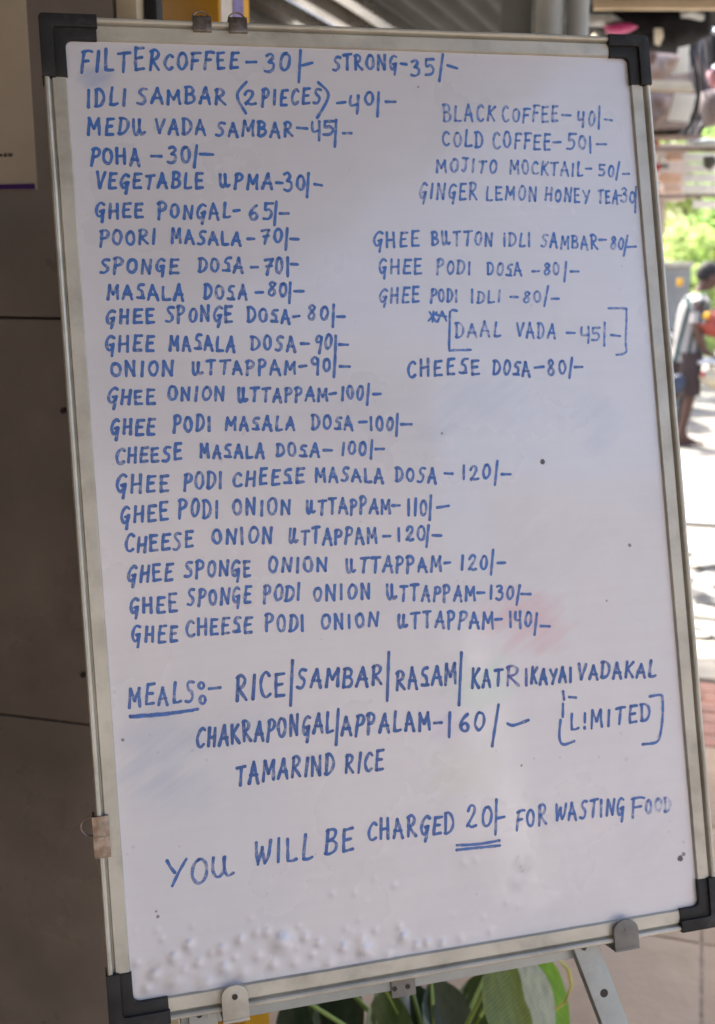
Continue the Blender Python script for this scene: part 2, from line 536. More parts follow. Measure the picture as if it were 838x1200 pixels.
# ------------------------------------------------------------------ corrugated roof
ROOF_Z = 2.62
RA = R(18.4)
RU = Vector((math.sin(RA), math.cos(RA), 0)); RV = Vector((math.cos(RA), -math.sin(RA), 0))
roof = thing('metal_roof', 'corrugated metal awning roof over the shop front', 'roof', loc=(0, 0, ROOF_Z), rz=-RA)
def corr(x0, x1, y0, y1, pitch, amp, z=0.0, trap=True):
    m = MB(); xs = []
    x = x0
    while x < x1 - 1e-6:
        if trap:
            for f, h in ((0, 0), (.30, 0), (.36, 1), (.52, 1), (.58, .55), (.66, .55), (.72, 1), (.88, 1), (.94, 0)):
                xs.append((x + f * pitch, h * amp))
        else:
            for f in range(10):
                xs.append((x + f * pitch / 10, amp * (.5 - .5 * math.cos(2 * math.pi * f / 10))))
        x += pitch
    prev = None
    for (xx, h) in xs:
        cur = [m.bm.verts.new((xx, yy, z + h)) for yy in (y0, y1)] + [m.bm.verts.new((xx, yy, z + h + .0015)) for yy in (y0, y1)]
        if prev:
            m.bm.faces.new((prev[0], prev[1], cur[1], cur[0]))
            m.bm.faces.new((prev[2], cur[2], cur[3], prev[3]))
            m.bm.faces.new((prev[0], cur[0], cur[2], prev[2]))
            m.bm.faces.new((prev[1], prev[3], cur[3], cur[1]))
        prev = cur
    return m
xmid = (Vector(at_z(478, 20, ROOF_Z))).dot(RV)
Y0r, Y1r = -2.8, 5.8
x = xmid - .18 * 18
while x < xmid - .01:
    corr(x, x + .18 * 2, Y0r, Y1r, .18, .075, z=.002 * (int(round((xmid - x) / .36)) % 2)).done('corrugated_sheet', M['galv'], roof, angle=20)
    x += .18 * 2
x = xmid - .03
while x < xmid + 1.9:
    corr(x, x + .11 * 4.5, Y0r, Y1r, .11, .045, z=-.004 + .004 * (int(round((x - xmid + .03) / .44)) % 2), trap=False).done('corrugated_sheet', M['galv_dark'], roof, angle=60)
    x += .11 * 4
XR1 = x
for yy in (-2.5, 5.72):
    MB().box(((xmid - 3.15 + XR1) / 2, yy, .09), (XR1 - xmid + 3.15, .05, .08)).done('beam', M['steel'], roof, smooth=False)
for (xx, yy) in ((xmid - 3.1, 5.72), (XR1 - .05, 5.72)):
    MB().box((xx, yy, -(ROOF_Z) / 2 - .03), (.07, .07, ROOF_Z - .06)).done('roof_post', M['steel'], roof, smooth=False)

# ------------------------------------------------------------------ grey post and drain pipes behind the top of the board
def px_x(px, py, d): return at_dist(px, py, d)
a = at_dist(590, 20, 3.0); b_ = at_dist(627, 20, 3.0)
gp = thing('steel_post', 'flat dark grey steel post standing left of the two grey pipes', 'post', loc=((a.x + b_.x) / 2, 3.05, 0), rz=-.15)
MB().box((0, 0, 1.31), ((b_ - a).length, .07, 2.62), bevel=.004).done('shaft', M['steel'], gp)
MB().box((0, 0, .006), ((b_ - a).length + .06, .13, .012)).done('base_plate', M['steel'], gp)
for (p0, p1, lab, nm) in ((628, 661, 'left one of two grey drain pipes, touching the steel post', 0), (665, 691, 'right one of two grey drain pipes with a pale bracket strip', 1)):
    a = at_dist(p0, 20, 2.95); b_ = at_dist(p1, 20, 2.95); rr = (b_ - a).length / 2
    dp = thing('drain_pipe', lab, 'pipe', loc=((a.x + b_.x) / 2, 2.96, 0), group='grey pipes behind the whiteboard')
    MB().cyl((0, 0, 0), (0, 0, 2.6), rr, n=28).done('pipe', M['pipe'], dp)
    for z in (.5, 1.5, 2.42):
        MB().cyl((0, 0, z), (0, 0, z + .05), rr + .004, n=28).done('pipe_collar', M['pipe'], dp)

# ------------------------------------------------------------------ added unseen house front behind the camera, bouncing warm sunlight onto the board
hs_ = thing('bounce_house_front', 'added unseen cream house front bouncing sunlight onto the whiteboard', 'house', loc=(0.8, -6.5, STREET))
M['bounce_facade'] = mat('bounce_facade_cream', (.25, .215, .185), rough=.85, var=.1, vscale=2, bump=.004)
M['window_glass'] = mat('dark_window', (.03, .035, .04), rough=.1)
for (xa_, xb_, za_, zb_) in ((-7, -4.2, 0, 5.2), (-2.8, 1.0, 0, 5.2), (2.4, 4.15, 0, 5.2), (4.85, 9.5, 0, 4.4), (-4.2, -2.8, 0, 1.0), (-4.2, -2.8, 2.4, 5.2), (1.0, 2.4, 2.4, 5.2)):  # alley gap left so that a bright streak reflects in the board
    MB().box(((xa_ + xb_) / 2, -.15, (za_ + zb_) / 2), (xb_ - xa_, .3, zb_ - za_)).done('bounce_wall_section', M['bounce_facade'], hs_, smooth=False)
w1 = MB().box((-3.5, -.12, 1.7), (1.4, .05, 1.4)).done('window', M['window_glass'], hs_, smooth=False)  # window of the added house front
MB().box((-3.5, -.08, 1.7), (.05, .04, 1.4)).done('window_bar', M['cream_wood_dark'] if 'cream_wood_dark' in M else M['cream_trim'], w1, smooth=False)
MB().box((1.7, -.12, 1.2), (1.4, .05, 2.4)).done('door', M['steel'], hs_, smooth=False)  # door of the added house front
MB().box((-1.4, .1, 5.3), (11.1, .9, .2)).done('bounce_cornice', M['bounce_facade'], hs_, smooth=False)

wh = thing('glint_house', 'added unseen white house whose sunlit wall glints in the whiteboard', 'house', loc=(10.2, -13.0, STREET))  # added out of view to give the board a bright reflection
MB().box((0, 0, 2.2), (5.0, 3.0, 4.4)).done('wall', mat('glint_white_wash', (.82, .80, .76), rough=.85, var=.05), wh, smooth=False)
MB().box((0, 0, 4.5), (5.3, 3.3, .2)).done('glint_roof_slab', M['asphalt'], wh, smooth=False)
MB().box((.6, 1.5, 1.6), (.9, .06, 1.1)).done('window', M['window_glass'], wh, smooth=False)  # window of the added white house

# ------------------------------------------------------------------ whiteboard
BW, BH = 0.597, 0.900
BR = Matrix(((0.96861295, -0.07650901, 0.23650648), (0.06854173, 0.99677469, 0.04174027), (-0.23893718, -0.0242196, 0.97073294)))
BT = Vector((0.03836909, 0.01520819, -1.05548081))
B_M = CAM_M @ Matrix.Translation(BT) @ BR.to_4x4()
wb = thing('whiteboard', 'large framed whiteboard with a blue handwritten food menu leaning on a metal easel', 'whiteboard', matrix=B_M)
B_I = B_M.inverted()
B_N = (B_M.to_3x3() @ Vector((0, 0, 1))).normalized()
B_O = B_M.translation.copy()

def bp(px, py, z=0.0):
    """board coordinates (x, y) of a photo pixel"""
    p = B_I @ on_plane(px, py, B_O + B_N * z, B_N)
    return Vector((p.x, p.y))

# writing surface: one sheet, blistered along the bottom, stained with wiped ink and tinted with rainbow glare
FR = 0.0195                                       # visible width of the frame
NX, NY = 290, 440
x0, x1, y0, y1 = -BW / 2 + FR - .002, BW / 2 - FR + .002, -BH / 2 + FR - .002, BH / 2 - FR + .002
blis = []
for (px, py, r, h) in ((330, 1104, 15, 2.6), (312, 1092, 7, 1.0), (221, 1107, 8, 1.6), (203, 1122, 8, 1.5), (259, 1112, 8, 1.4), (281, 1101, 7, 1.2), (300, 1093, 6, .9),
                       (262, 1134, 9, 1.6), (285, 1140, 9, 1.1), (240, 1152, 12, 1.4), (205, 1150, 14, 1.6), (180, 1142, 9, 1.5), (172, 1158, 7, 1.2),
                       (427, 1113, 11, 2.2), (423, 1100, 8, 1.0), (402, 1110, 7, 1.5), (385, 1128, 9, 1.1), (373, 1105, 6, 1.2), (357, 1098, 6, 1.2), (320, 1130, 8, 1.2),
                       (345, 1128, 7, .9), (440, 1090, 5, .7), (472, 1098, 8, 1.8), (468, 1086, 5, .8), (488, 1108, 6, 1.2), (500, 1105, 6, 1.4), (518, 1105, 6, 1.2),
                       (455, 1120, 7, .9), (405, 1088, 4, .5), (190, 1100, 5, .7), (232, 1128, 7, 1.1), (302, 1120, 8, .9), (160, 1128, 6, .8), (225, 1085, 4, .5),
                       (620, 932, 9, .25), (612, 1012, 10, .25), (606, 1035, 9, .2), (655, 716, 16, .25), (184, 1090, 4, .6), (540, 1100, 6, .7), (575, 1092, 5, .5), (350, 1086, 4, .5),
                       (247, 1116, 5, .9), (275, 1122, 5, .8), (366, 1118, 6, .8), (215, 1136, 6, 1.0)):
    c = bp(px, py)
    blis.append((c.x, c.y, r * .00078, h * .0017))
rr_ = random.Random(3)
for k in range(38):
    px = 150 + 480 * rr_.random() ** 1.3
    py = (1170 - (px - 150) * .17) - rr_.random() ** 1.4 * 95
    c = bp(px, py); blis.append((c.x, c.y, rr_.uniform(.0018, .0042), rr_.uniform(.0002, .0007)))
# ink smears and painted rainbow glare: (px, py, rx, ry, colour, strength)
stains_glare = [(185, 880, 48, 60, (.50, .60, .86), .34), (262, 858, 70, 22, (.52, .62, .86), .20), (112, 92, 22, 15, (.45, .57, .88), .50), (205, 930, 60, 30, (.6, .68, .88), .18),
          (560, 470, 75, 38, (.62, .70, .82), .22), (505, 505, 30, 18, (.6, .68, .82), .2), (700, 500, 34, 40, (.64, .72, .84), .22), (325, 70, 50, 18, (.62, .70, .88), .22),
          (612, 726, 62, 40, (1.0, .62, .68), .55), (640, 745, 30, 26, (1.0, .60, .66), .35), (560, 800, 50, 36, (.62, .95, .76), .42), (520, 850, 30, 22, (.84, .70, .98), .36),  # this row paints rainbow glare into the board: pink, green, purple
          (540, 900, 60, 40, (.90, .90, .70), .30), (470, 700, 50, 40, (.78, .78, .86), .12), (640, 640, 70, 60, (.70, .74, .88), .14), (390, 1000, 120, 30, (.74, .73, .74), .10),  # first tint here is the yellow part of that glare
          (750, 960, 40, 80, (.72, .72, .84), .15), (560, 1020, 40, 50, (.86, .80, .76), .16), (200, 1150, 60, 24, (.70, .66, .64), .16), (180, 1132, 10, 10, (.45, .35, .33), .3)]
ST = []
for (px, py, rx, ry, c, s) in stains_glare:
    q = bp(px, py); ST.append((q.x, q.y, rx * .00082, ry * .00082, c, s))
def surf(x, y):
    z = 0.00055 * noise.noise(Vector((x * 6, y * 5, 3.3))) + 0.00012 * noise.noise(Vector((x * 25, y * 20, 8)))
    for (bx, by, br, bh) in blis:
        dx, dy = x - bx, y - by
        if abs(dx) < br * 2 and abs(dy) < br * 2:
            d2 = (dx * dx + dy * dy) / (br * br)
            if d2 < 4: z += bh * math.exp(-d2 * 1.8)
    return z
verts = []; cols = []
for j in range(NY + 1):
    for i in range(NX + 1):
        x = x0 + (x1 - x0) * i / NX; y = y0 + (y1 - y0) * j / NY
        z = surf(x, y)
        verts.append((x, y, z))
        c = [.595, .585, .615]
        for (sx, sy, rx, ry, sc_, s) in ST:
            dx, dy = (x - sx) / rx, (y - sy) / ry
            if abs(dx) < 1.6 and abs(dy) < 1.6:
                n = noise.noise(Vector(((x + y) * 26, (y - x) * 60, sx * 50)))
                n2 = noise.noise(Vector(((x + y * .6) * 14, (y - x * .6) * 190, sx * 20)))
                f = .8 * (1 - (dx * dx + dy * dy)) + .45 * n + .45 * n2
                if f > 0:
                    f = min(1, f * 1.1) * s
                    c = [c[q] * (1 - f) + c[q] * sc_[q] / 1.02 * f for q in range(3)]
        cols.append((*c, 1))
faces = [(j * (NX + 1) + i, j * (NX + 1) + i + 1, (j + 1) * (NX + 1) + i + 1, (j + 1) * (NX + 1) + i) for j in range(NY) for i in range(NX)]
me = bpy.data.meshes.new('writing_surface')
me.from_pydata(verts, [], faces)
ca = me.color_attributes.new('stain_glare', 'FLOAT_COLOR', 'POINT')
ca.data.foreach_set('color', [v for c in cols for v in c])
me.polygons.foreach_set('use_smooth', [True] * len(me.polygons))
ms = mat('board_enamel', (.7, .7, .7), rough=.4, spec=.5, coat=.9, var=0)
ms.node_tree.nodes['Principled BSDF'].inputs['Coat Roughness'].default_value = .09
nt = ms.node_tree; N, L = nt.nodes, nt.links; b = N['Principled BSDF']
at = N.new('ShaderNodeAttribute'); at.attribute_name = 'stain_glare'
nz = N.new('ShaderNodeTexNoise'); nz.inputs['Scale'].default_value = 9; nz.inputs['Detail'].default_value = 9; nz.inputs['Roughness'].default_value = .7
tc = N.new('ShaderNodeTexCoord'); L.new(tc.outputs['Object'], nz.inputs['Vector'])
mr = N.new('ShaderNodeMapRange'); mr.inputs[1].default_value = .3; mr.inputs[2].default_value = .7; mr.inputs[3].default_value = .955; mr.inputs[4].default_value = 1.03
L.new(nz.outputs['Fac'], mr.inputs[0])
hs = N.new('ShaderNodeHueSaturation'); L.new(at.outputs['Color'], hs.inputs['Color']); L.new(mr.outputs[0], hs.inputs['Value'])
# fine grime specks
vo = N.new('ShaderNodeTexVoronoi'); vo.inputs['Scale'].default_value = 55; L.new(tc.outputs['Object'], vo.inputs['Vector'])
n5 = N.new('ShaderNodeTexNoise'); n5.inputs['Scale'].default_value = 17; L.new(tc.outputs['Object'], n5.inputs['Vector'])
ad = N.new('ShaderNodeMath'); ad.operation = 'MULTIPLY_ADD'; L.new(n5.outputs['Fac'], ad.inputs[0]); ad.inputs[1].default_value = -.30; ad.inputs[2].default_value = .195
lt = N.new('ShaderNodeMath'); lt.operation = 'LESS_THAN'; L.new(vo.outputs['Distance'], lt.inputs[0]); L.new(ad.outputs[0], lt.inputs[1])
mm = N.new('ShaderNodeMath'); mm.operation = 'MULTIPLY'; L.new(lt.outputs[0], mm.inputs[0]); mm.inputs[1].default_value = .28
mx = N.new('ShaderNodeMix'); mx.data_type = 'RGBA'; L.new(mm.outputs[0], mx.inputs[0]); L.new(hs.outputs[0], mx.inputs[6]); mx.inputs[7].default_value = (.30, .27, .29, 1)
mps = N.new('ShaderNodeMapping'); mps.inputs['Rotation'].default_value = (0, 0, R(-28)); mps.inputs['Scale'].default_value = (2.2, 48, 1); L.new(tc.outputs['Object'], mps.inputs[0])
n7 = N.new('ShaderNodeTexNoise'); n7.inputs['Scale'].default_value = 2.4; n7.inputs['Detail'].default_value = 8; L.new(mps.outputs[0], n7.inputs['Vector'])
m7 = N.new('ShaderNodeMapRange'); m7.inputs[1].default_value = .35; m7.inputs[2].default_value = .65; m7.inputs[3].default_value = .99; m7.inputs[4].default_value = 1.01; L.new(n7.outputs['Fac'], m7.inputs[0])
h7 = N.new('ShaderNodeHueSaturation'); L.new(m7.outputs[0], h7.inputs['Value']); L.new(mx.outputs[2], h7.inputs['Color'])
L.new(h7.outputs[0], b.inputs['Base Color'])
m8 = N.new('ShaderNodeMapRange'); m8.inputs[1].default_value = .3; m8.inputs[2].default_value = .7; m8.inputs[3].default_value = .07; m8.inputs[4].default_value = .15; L.new(n7.outputs['Fac'], m8.inputs[0]); L.new(m8.outputs[0], b.inputs['Coat Roughness'])
n6 = N.new('ShaderNodeTexNoise'); n6.inputs['Scale'].default_value = 5; n6.inputs['Detail'].default_value = 7; L.new(tc.outputs['Object'], n6.inputs['Vector'])
m6 = N.new('ShaderNodeMapRange'); m6.inputs[1].default_value = .35; m6.inputs[2].default_value = .65; m6.inputs[3].default_value = .22; m6.inputs[4].default_value = .46
L.new(n6.outputs['Fac'], m6.inputs[0]); L.new(m6.outputs[0], b.inputs['Roughness'])
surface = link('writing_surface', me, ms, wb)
surface.location = (0, 0, 0)
MB().box((0, 0, -.008), (BW - .012, BH - .012, .010)).done('backing_board', mat('hardboard', (.16, .10, .06), rough=.8, var=.1), wb, smooth=False)

# frame rails: flat inner flange, groove, rounded outer lip
PROF = [(-.0005, .0006), (0.0, .0026), (.0006, .0034), (.0118, .0038), (.0124, .0030), (.0128, .0004), (.0140, .0004), (.0144, .0038), (.0150, .0058), (.0165, .0068), (.0182, .0066),
        (.0192, .0056), (.0196, .0036), (.0196, -.0150), (.0186, -.0158), (.0, -.0150)]
def rail(side):
    m = MB()
    if side in 'LR':
        L_ = BH / 2; s = -1 if side == 'L' else 1; half = BW / 2
        N_ = 60
    else:
        L_ = BW / 2; s = -1 if side == 'B' else 1; half = BH / 2
        N_ = 40
    rings = []
    for k in range(N_ + 1):
        t = -1 + 2 * k / N_
        ring = []
        for (d, z) in PROF:
            along = t * (L_ - (.0196 - d))           # mitred ends
            acr = s * (half - .0196 + d)
            w = .00035 * noise.noise(Vector((along * 14, s * 3.0, half * 9)))      # dents
            if .012 < d < .0195 and z > .003: z = z + w * 1.2
            if side in 'LR': ring.append((acr + w * .7, along, z))
            else: ring.append((along, acr + w * .7, z))
        rings.append(ring)
    m.loft(rings)
    return m.done('frame_rail', M['alu'], wb, angle=35)
for s_ in 'LRTB': rail(s_)

# black plastic corner caps
def cap(sx, sy, lx, ly):
    m = MB()
    o = .0012; w = .0206
    X, Y = BW / 2 + o, BH / 2 + o
    r = .006
    # flat L with rounded inner corner
    def Lpoly(w_in, w_out, lx_, ly_, rin):
        Xo, Yo = X - w_out, Y - w_out; Xi, Yi = X - w_in, Y - w_in
        p = [(X - lx_, Yo)]
        rc = .004
        for k in range(5):
            a = R(90 - 22.5 * k); p.append((Xo - rc + rc * math.cos(a), Yo - rc + rc * math.sin(a)))
        p += [(Xo, Y - ly_), (Xi, Y - ly_)]
        for k in range(5):
            a = R(0 + 22.5 * k); p.append((Xi - rin + rin * math.cos(a), Yi - rin + rin * math.sin(a)))
        p += [(X - lx_, Yi)]
        return [(sx * a, sy * b_) for a, b_ in p]
    m.prism(Lpoly(w + .0015, .0110, lx, ly, .006), .0, .0053)
    m.prism(Lpoly(.0118, .0, lx + .001, ly + .001, .003), -.0165, .0086)
    m.bevel(.0009, 2, 40)
    return m.done('corner_cap', M['black_plastic'], wb, angle=30)
cap(-1, 1, .050, .056); cap(1, 1, .043, .050); cap(1, -1, .044, .048); cap(-1, -1, .052, .049)

# sprung tin clips on the frame edge
def clip(px, py, side, ring=True):
    p = bp(px, py)
    if side == 'T':
        y = BH / 2
        c = (p.x, y - .003, .0055); 
        o = MB().box(c, (.0175, .0145, .0042), bevel=.0012).box((p.x, y + .0032, -.004), (.0175, .0022, .020), bevel=.0008).done('edge_clip', M['tin'], wb)
        if ring:
            pts = [(p.x + .0078 * math.cos(R(a)), y + .0035 + .0075 * math.sin(R(a)), .001) for a in range(0, 181, 12)]
            MB().tube(pts, .0009, n=8).done('wire_ring', M['tin'], o)
    else:
        x = -BW / 2
        o = MB().box((x + .0035, p.y, .0062), (.0145, .0185, .0042), bevel=.0012).box((x - .0022, p.y, -.004), (.0022, .0185, .020), bevel=.0008).done('edge_clip', M['tin'], wb)
        if ring:
            pts = [(x - .0035 - .0100 * math.sin(R(a)), p.y + .0088 * math.cos(R(a)), .001) for a in range(0, 181, 12)]
            MB().tube(pts, .0009, n=8).done('wire_ring', M['tin'], o)
clip(236, 30, 'T'); clip(278, 33, 'T'); clip(121, 966, 'L'); clip(124, 990, 'L', False)

# specks and a dead-marker dot on the surface
M['speck_pale'] = mat('pale_speck', (.24, .22, .25), rough=.7)
M['speck'] = mat('grime_speck', (.12, .11, .12), rough=.7)
for (px, py, r) in ((636, 541, 3.2), (738, 639, 2.2), (797, 1006, 3.6), (801, 1001, 2.4), (518, 508, 1.6), (144, 867, 1.8), (185, 1074, 1.8), (183, 1068, 1.2), (611, 897, 1.4), (711, 704, 1.2), (490, 102, 1.2)):
    c = bp(px, py)
    m = MB(); ring = []
    k_ = 12
    for k in range(k_):
        a = 2 * math.pi * k / k_
        q = r * .00085 * (1 + .35 * noise.noise(Vector((math.cos(a) * 2, math.sin(a) * 2, px))))
        ring.append((c.x + q * math.cos(a), c.y + q * math.sin(a)))
    zz = surf(c.x, c.y) + .0002
    m.prism(ring, zz - .0006, zz).done('grime_speck', M['speck'] if r > 3 else M['speck_pale'], wb)

# ------------------------------------------------------------------ marker lettering (strokes laid on the board)
mi = bpy.data.materials.new('marker_ink'); mi.use_nodes = True
nt = mi.node_tree; N, L = nt.nodes, nt.links; b = N['Principled BSDF']
b.inputs['Roughness'].default_value = .45
at = N.new('ShaderNodeAttribute'); at.attribute_name = 'ink'
sp = N.new('ShaderNodeSeparateColor'); L.new(at.outputs['Color'], sp.inputs[0])
tc = N.new('ShaderNodeTexCoord')
n1 = N.new('ShaderNodeTexNoise'); n1.inputs['Scale'].default_value = 160; n1.inputs['Detail'].default_value = 4; L.new(tc.outputs['Object'], n1.inputs['Vector'])
n2 = N.new('ShaderNodeTexNoise'); n2.inputs['Scale'].default_value = 900; L.new(tc.outputs['Object'], n2.inputs['Vector'])
mr = N.new('ShaderNodeMapRange'); mr.inputs[1].default_value = .3; mr.inputs[2].default_value = .7; mr.inputs[3].default_value = -.30; mr.inputs[4].default_value = .16
L.new(n1.outputs['Fac'], mr.inputs[0])
a1 = N.new('ShaderNodeMath'); a1.operation = 'ADD'; L.new(sp.outputs[0], a1.inputs[0]); L.new(mr.outputs[0], a1.inputs[1])
mr2 = N.new('ShaderNodeMapRange'); mr2.inputs[1].default_value = .3; mr2.inputs[2].default_value = .7; mr2.inputs[3].default_value = -.12; mr2.inputs[4].default_value = .1
L.new(n2.outputs['Fac'], mr2.inputs[0])
a2 = N.new('ShaderNodeMath'); a2.operation = 'ADD'; a2.use_clamp = True; L.new(a1.outputs[0], a2.inputs[0]); L.new(mr2.outputs[0], a2.inputs[1])
cm = N.new('ShaderNodeMix'); cm.data_type = 'RGBA'; L.new(sp.outputs[1], cm.inputs[0])
cm.inputs[6].default_value = (.05, .19, .60, 1); cm.inputs[7].default_value = (.022, .085, .29, 1)
cp = N.new('ShaderNodeMix'); cp.data_type = 'RGBA'; L.new(sp.outputs[2], cp.inputs[0]); L.new(cm.outputs[2], cp.inputs[6]); cp.inputs[7].default_value = (.13, .085, .40, 1)
L.new(cp.outputs[2], b.inputs['Base Color'])
tr = N.new('ShaderNodeBsdfTransparent'); mxs = N.new('ShaderNodeMixShader')
L.new(a2.outputs[0], mxs.inputs[0]); L.new(tr.outputs[0], mxs.inputs[1]); L.new(b.outputs[0], mxs.inputs[2]); L.new(mxs.outputs[0], N['Material Output'].inputs['Surface'])

def arc(cx, cy, rx, ry, a0, a1, n=10):
    return [(cx + rx * math.cos(R(a0 + (a1 - a0) * k / n)), cy + ry * math.sin(R(a0 + (a1 - a0) * k / n))) for k in range(n + 1)]
# glyph: (width, [strokes])   y up, cap height 1
G = {
 'A': (.74, [[(.02, -.02), (.16, .45), (.33, 1.0)], [(.33, 1.0), (.5, .5), (.70, -.06)], [(.10, .36), (.62, .34)]]),
 'B': (.62, [[(.07, 1.0), (.05, -.02)], [(.0, .97), (.30, 1.02), (.50, .86), (.44, .62), (.10, .52)], [(.10, .53), (.42, .50), (.60, .30), (.50, .06), (.22, -.03), (.02, .02)]]),
 'C': (.62, [[(.58, .86), (.40, 1.0), (.18, .84), (.06, .48), (.16, .12), (.38, .0), (.60, .12)]]),
 'D': (.66, [[(.08, .98), (.07, .0)], [(.0, .97), (.30, .98), (.56, .76), (.62, .42), (.44, .10), (.14, -.02), (.0, .02)]]),
 'E': (.58, [[(.10, 1.0), (.06, .5), (.08, .0)], [(.08, .98), (.54, 1.0)], [(.08, .52), (.44, .54)], [(.08, .01), (.56, .03)]]),
 'F': (.56, [[(.08, 1.0), (.06, .5), (.04, -.06)], [(.0, .96), (.34, 1.02), (.56, .98)], [(.08, .50), (.42, .54)]]),
 'G': (.64, [[(.60, .90), (.38, 1.0), (.14, .80), (.04, .42), (.16, .08), (.36, .08), (.52, .36)], [(.32, .40), (.56, .44)], [(.56, .46), (.52, .1), (.44, -.36)]]),
 'H': (.68, [[(.08, .98), (.06, .0)], [(.60, .98), (.60, -.02)], [(.06, .46), (.60, .50)]]),
 'I': (.24, [[(.12, 1.0), (.10, .0)]]),
 '!': (.24, [[(.12, 1.0), (.11, .38)], [(.11, .10), (.10, .02)]]),
 'J': (.60, [[(.06, .98), (.58, 1.0)], [(.36, .98), (.36, .3), (.24, .02), (.04, .14)]]),
 'K': (.64, [[(.08, 1.0), (.06, -.02)], [(.58, .96), (.10, .46)], [(.16, .52), (.40, .22), (.62, -.04)]]),
 'L': (.56, [[(.10, 1.0), (.07, .5), (.08, .02)], [(.08, .02), (.32, .0), (.56, .04)]]),
 'M': (.86, [[(.05, -.04), (.10, .98)], [(.10, .98), (.26, .62), (.42, .34)], [(.42, .34), (.56, .66), (.72, .98)], [(.72, .98), (.74, .5), (.80, -.02)]]),
 'N': (.72, [[(.06, .0), (.08, .98)], [(.08, .98), (.34, .5), (.60, .02)], [(.60, .02), (.64, 1.0)]]),
 'O': (.66, [arc(.33, .5, .28, .48, 100, 468, 14)]),
 'P': (.58, [[(.08, 1.0), (.06, .4), (.03, -.08)], [(.0, .94), (.26, 1.03), (.52, .86), (.44, .58), (.10, .46)]]),
 'R': (.64, [[(.08, 1.0), (.06, -.02)], [(.0, .94), (.26, 1.03), (.50, .86), (.42, .60), (.10, .48)], [(.14, .48), (.36, .24), (.62, -.02)]]),
 'S': (.62, [[(.58, .96), (.30, 1.0), (.14, .80), (.26, .60), (.46, .44), (.48, .18), (.28, .0), (.02, .04)]]),
 's': (.58, [[(.56, .96), (.26, .94), (.14, .66), (.40, .52), (.46, .20), (.30, .04), (.04, .06)], [(.30, .05), (.56, .03)]]),
 'T': (.66, [[(.0, .95), (.34, .98), (.66, 1.0)], [(.34, .98), (.33, .5), (.30, -.02)]]),
 'U': (.82, [[(.06, .96), (.06, .38), (.16, .04), (.32, .04), (.44, .36), (.46, .94)], [(.46, .94), (.48, .36), (.60, .06), (.80, .16)]]),
 'V': (.68, [[(.02, 1.0), (.16, .5), (.32, .0)], [(.32, .0), (.48, .5), (.64, .98)]]),
 'W': (.92, [[(.02, .94), (.10, .4), (.20, .0)], [(.20, .0), (.32, .4), (.42, .70)], [(.42, .70), (.52, .30), (.62, .04)], [(.62, .04), (.80, .3), (.88, .96)]]),
 'Y': (.66, [[(.0, 1.0), (.16, .74), (.32, .50)], [(.66, 1.0), (.46, .5), (.26, -.04)]]),
 '(': (.3, [[(.28, 1.2), (.04, .5), (.28, -.3)]]),
 '0': (.58, [arc(.29, .5, .25, .46, 95, 465, 14)]),
 '1': (.26, [[(.13, 1.0), (.11, .0)]]),
 '2': (.66, [[(.06, .74), (.20, .98), (.44, .96), (.50, .70), (.30, .34), (.08, .04), (.20, .10), (.40, .02), (.66, .08)]]),
 '3': (.60, [[(.06, .92), (.32, 1.0), (.48, .80), (.26, .56)], [(.26, .56), (.54, .44), (.52, .12), (.28, -.02), (.02, .06)]]),
 '4': (.68, [[(.10, .98), (.06, .62), (.14, .42), (.50, .46)], [(.56, .98), (.54, .4), (.50, -.10)]]),
 '5': (.60, [[(.12, .98), (.10, .56), (.36, .60), (.54, .34), (.40, .04), (.04, .02)], [(.10, .97), (.58, .99)]]),
 '6': (.58, [[(.46, 1.0), (.20, .74), (.06, .34), (.18, .02), (.42, .02), (.52, .28), (.36, .48), (.12, .36)]]),
 '7': (.66, [[(.04, .92), (.34, .98), (.62, .98)], [(.62, .98), (.42, .5), (.30, -.02)], [(.20, .52), (.60, .56)]]),
 '8': (.60, [[(.48, .84), (.28, 1.0), (.10, .82), (.26, .58), (.50, .30), (.36, .02), (.12, .04), (.06, .26), (.28, .54), (.46, .74), (.48, .88)]]),
 '9': (.56, [[(.48, .80), (.30, 1.0), (.08, .78), (.18, .52), (.44, .60), (.50, .86)], [(.50, .88), (.46, .3), (.42, -.20)]]),
}
GAPW = .33
jr = random.Random(11)

def crom(pts, n=7):
    """Catmull-Rom through pts"""
    if len(pts) == 2:
        return [pts[0], ((pts[0][0] * .5 + pts[1][0] * .5), (pts[0][1] * .5 + pts[1][1] * .5)), pts[1]]
    P = [pts[0]] + list(pts) + [pts[-1]]
    out = []
    for i in range(1, len(P) - 2):
        p0, p1, p2, p3 = P[i - 1], P[i], P[i + 1], P[i + 2]
        for k in range(n):
            t = k / n
            out.append(tuple(.5 * ((2 * p1[q]) + (-p0[q] + p2[q]) * t + (2 * p0[q] - 5 * p1[q] + 4 * p2[q] - p3[q]) * t * t + (-p0[q] + 3 * p1[q] - 3 * p2[q] + p3[q]) * t ** 3) for q in (0, 1)))
    out.append(tuple(pts[-1]))
    return out

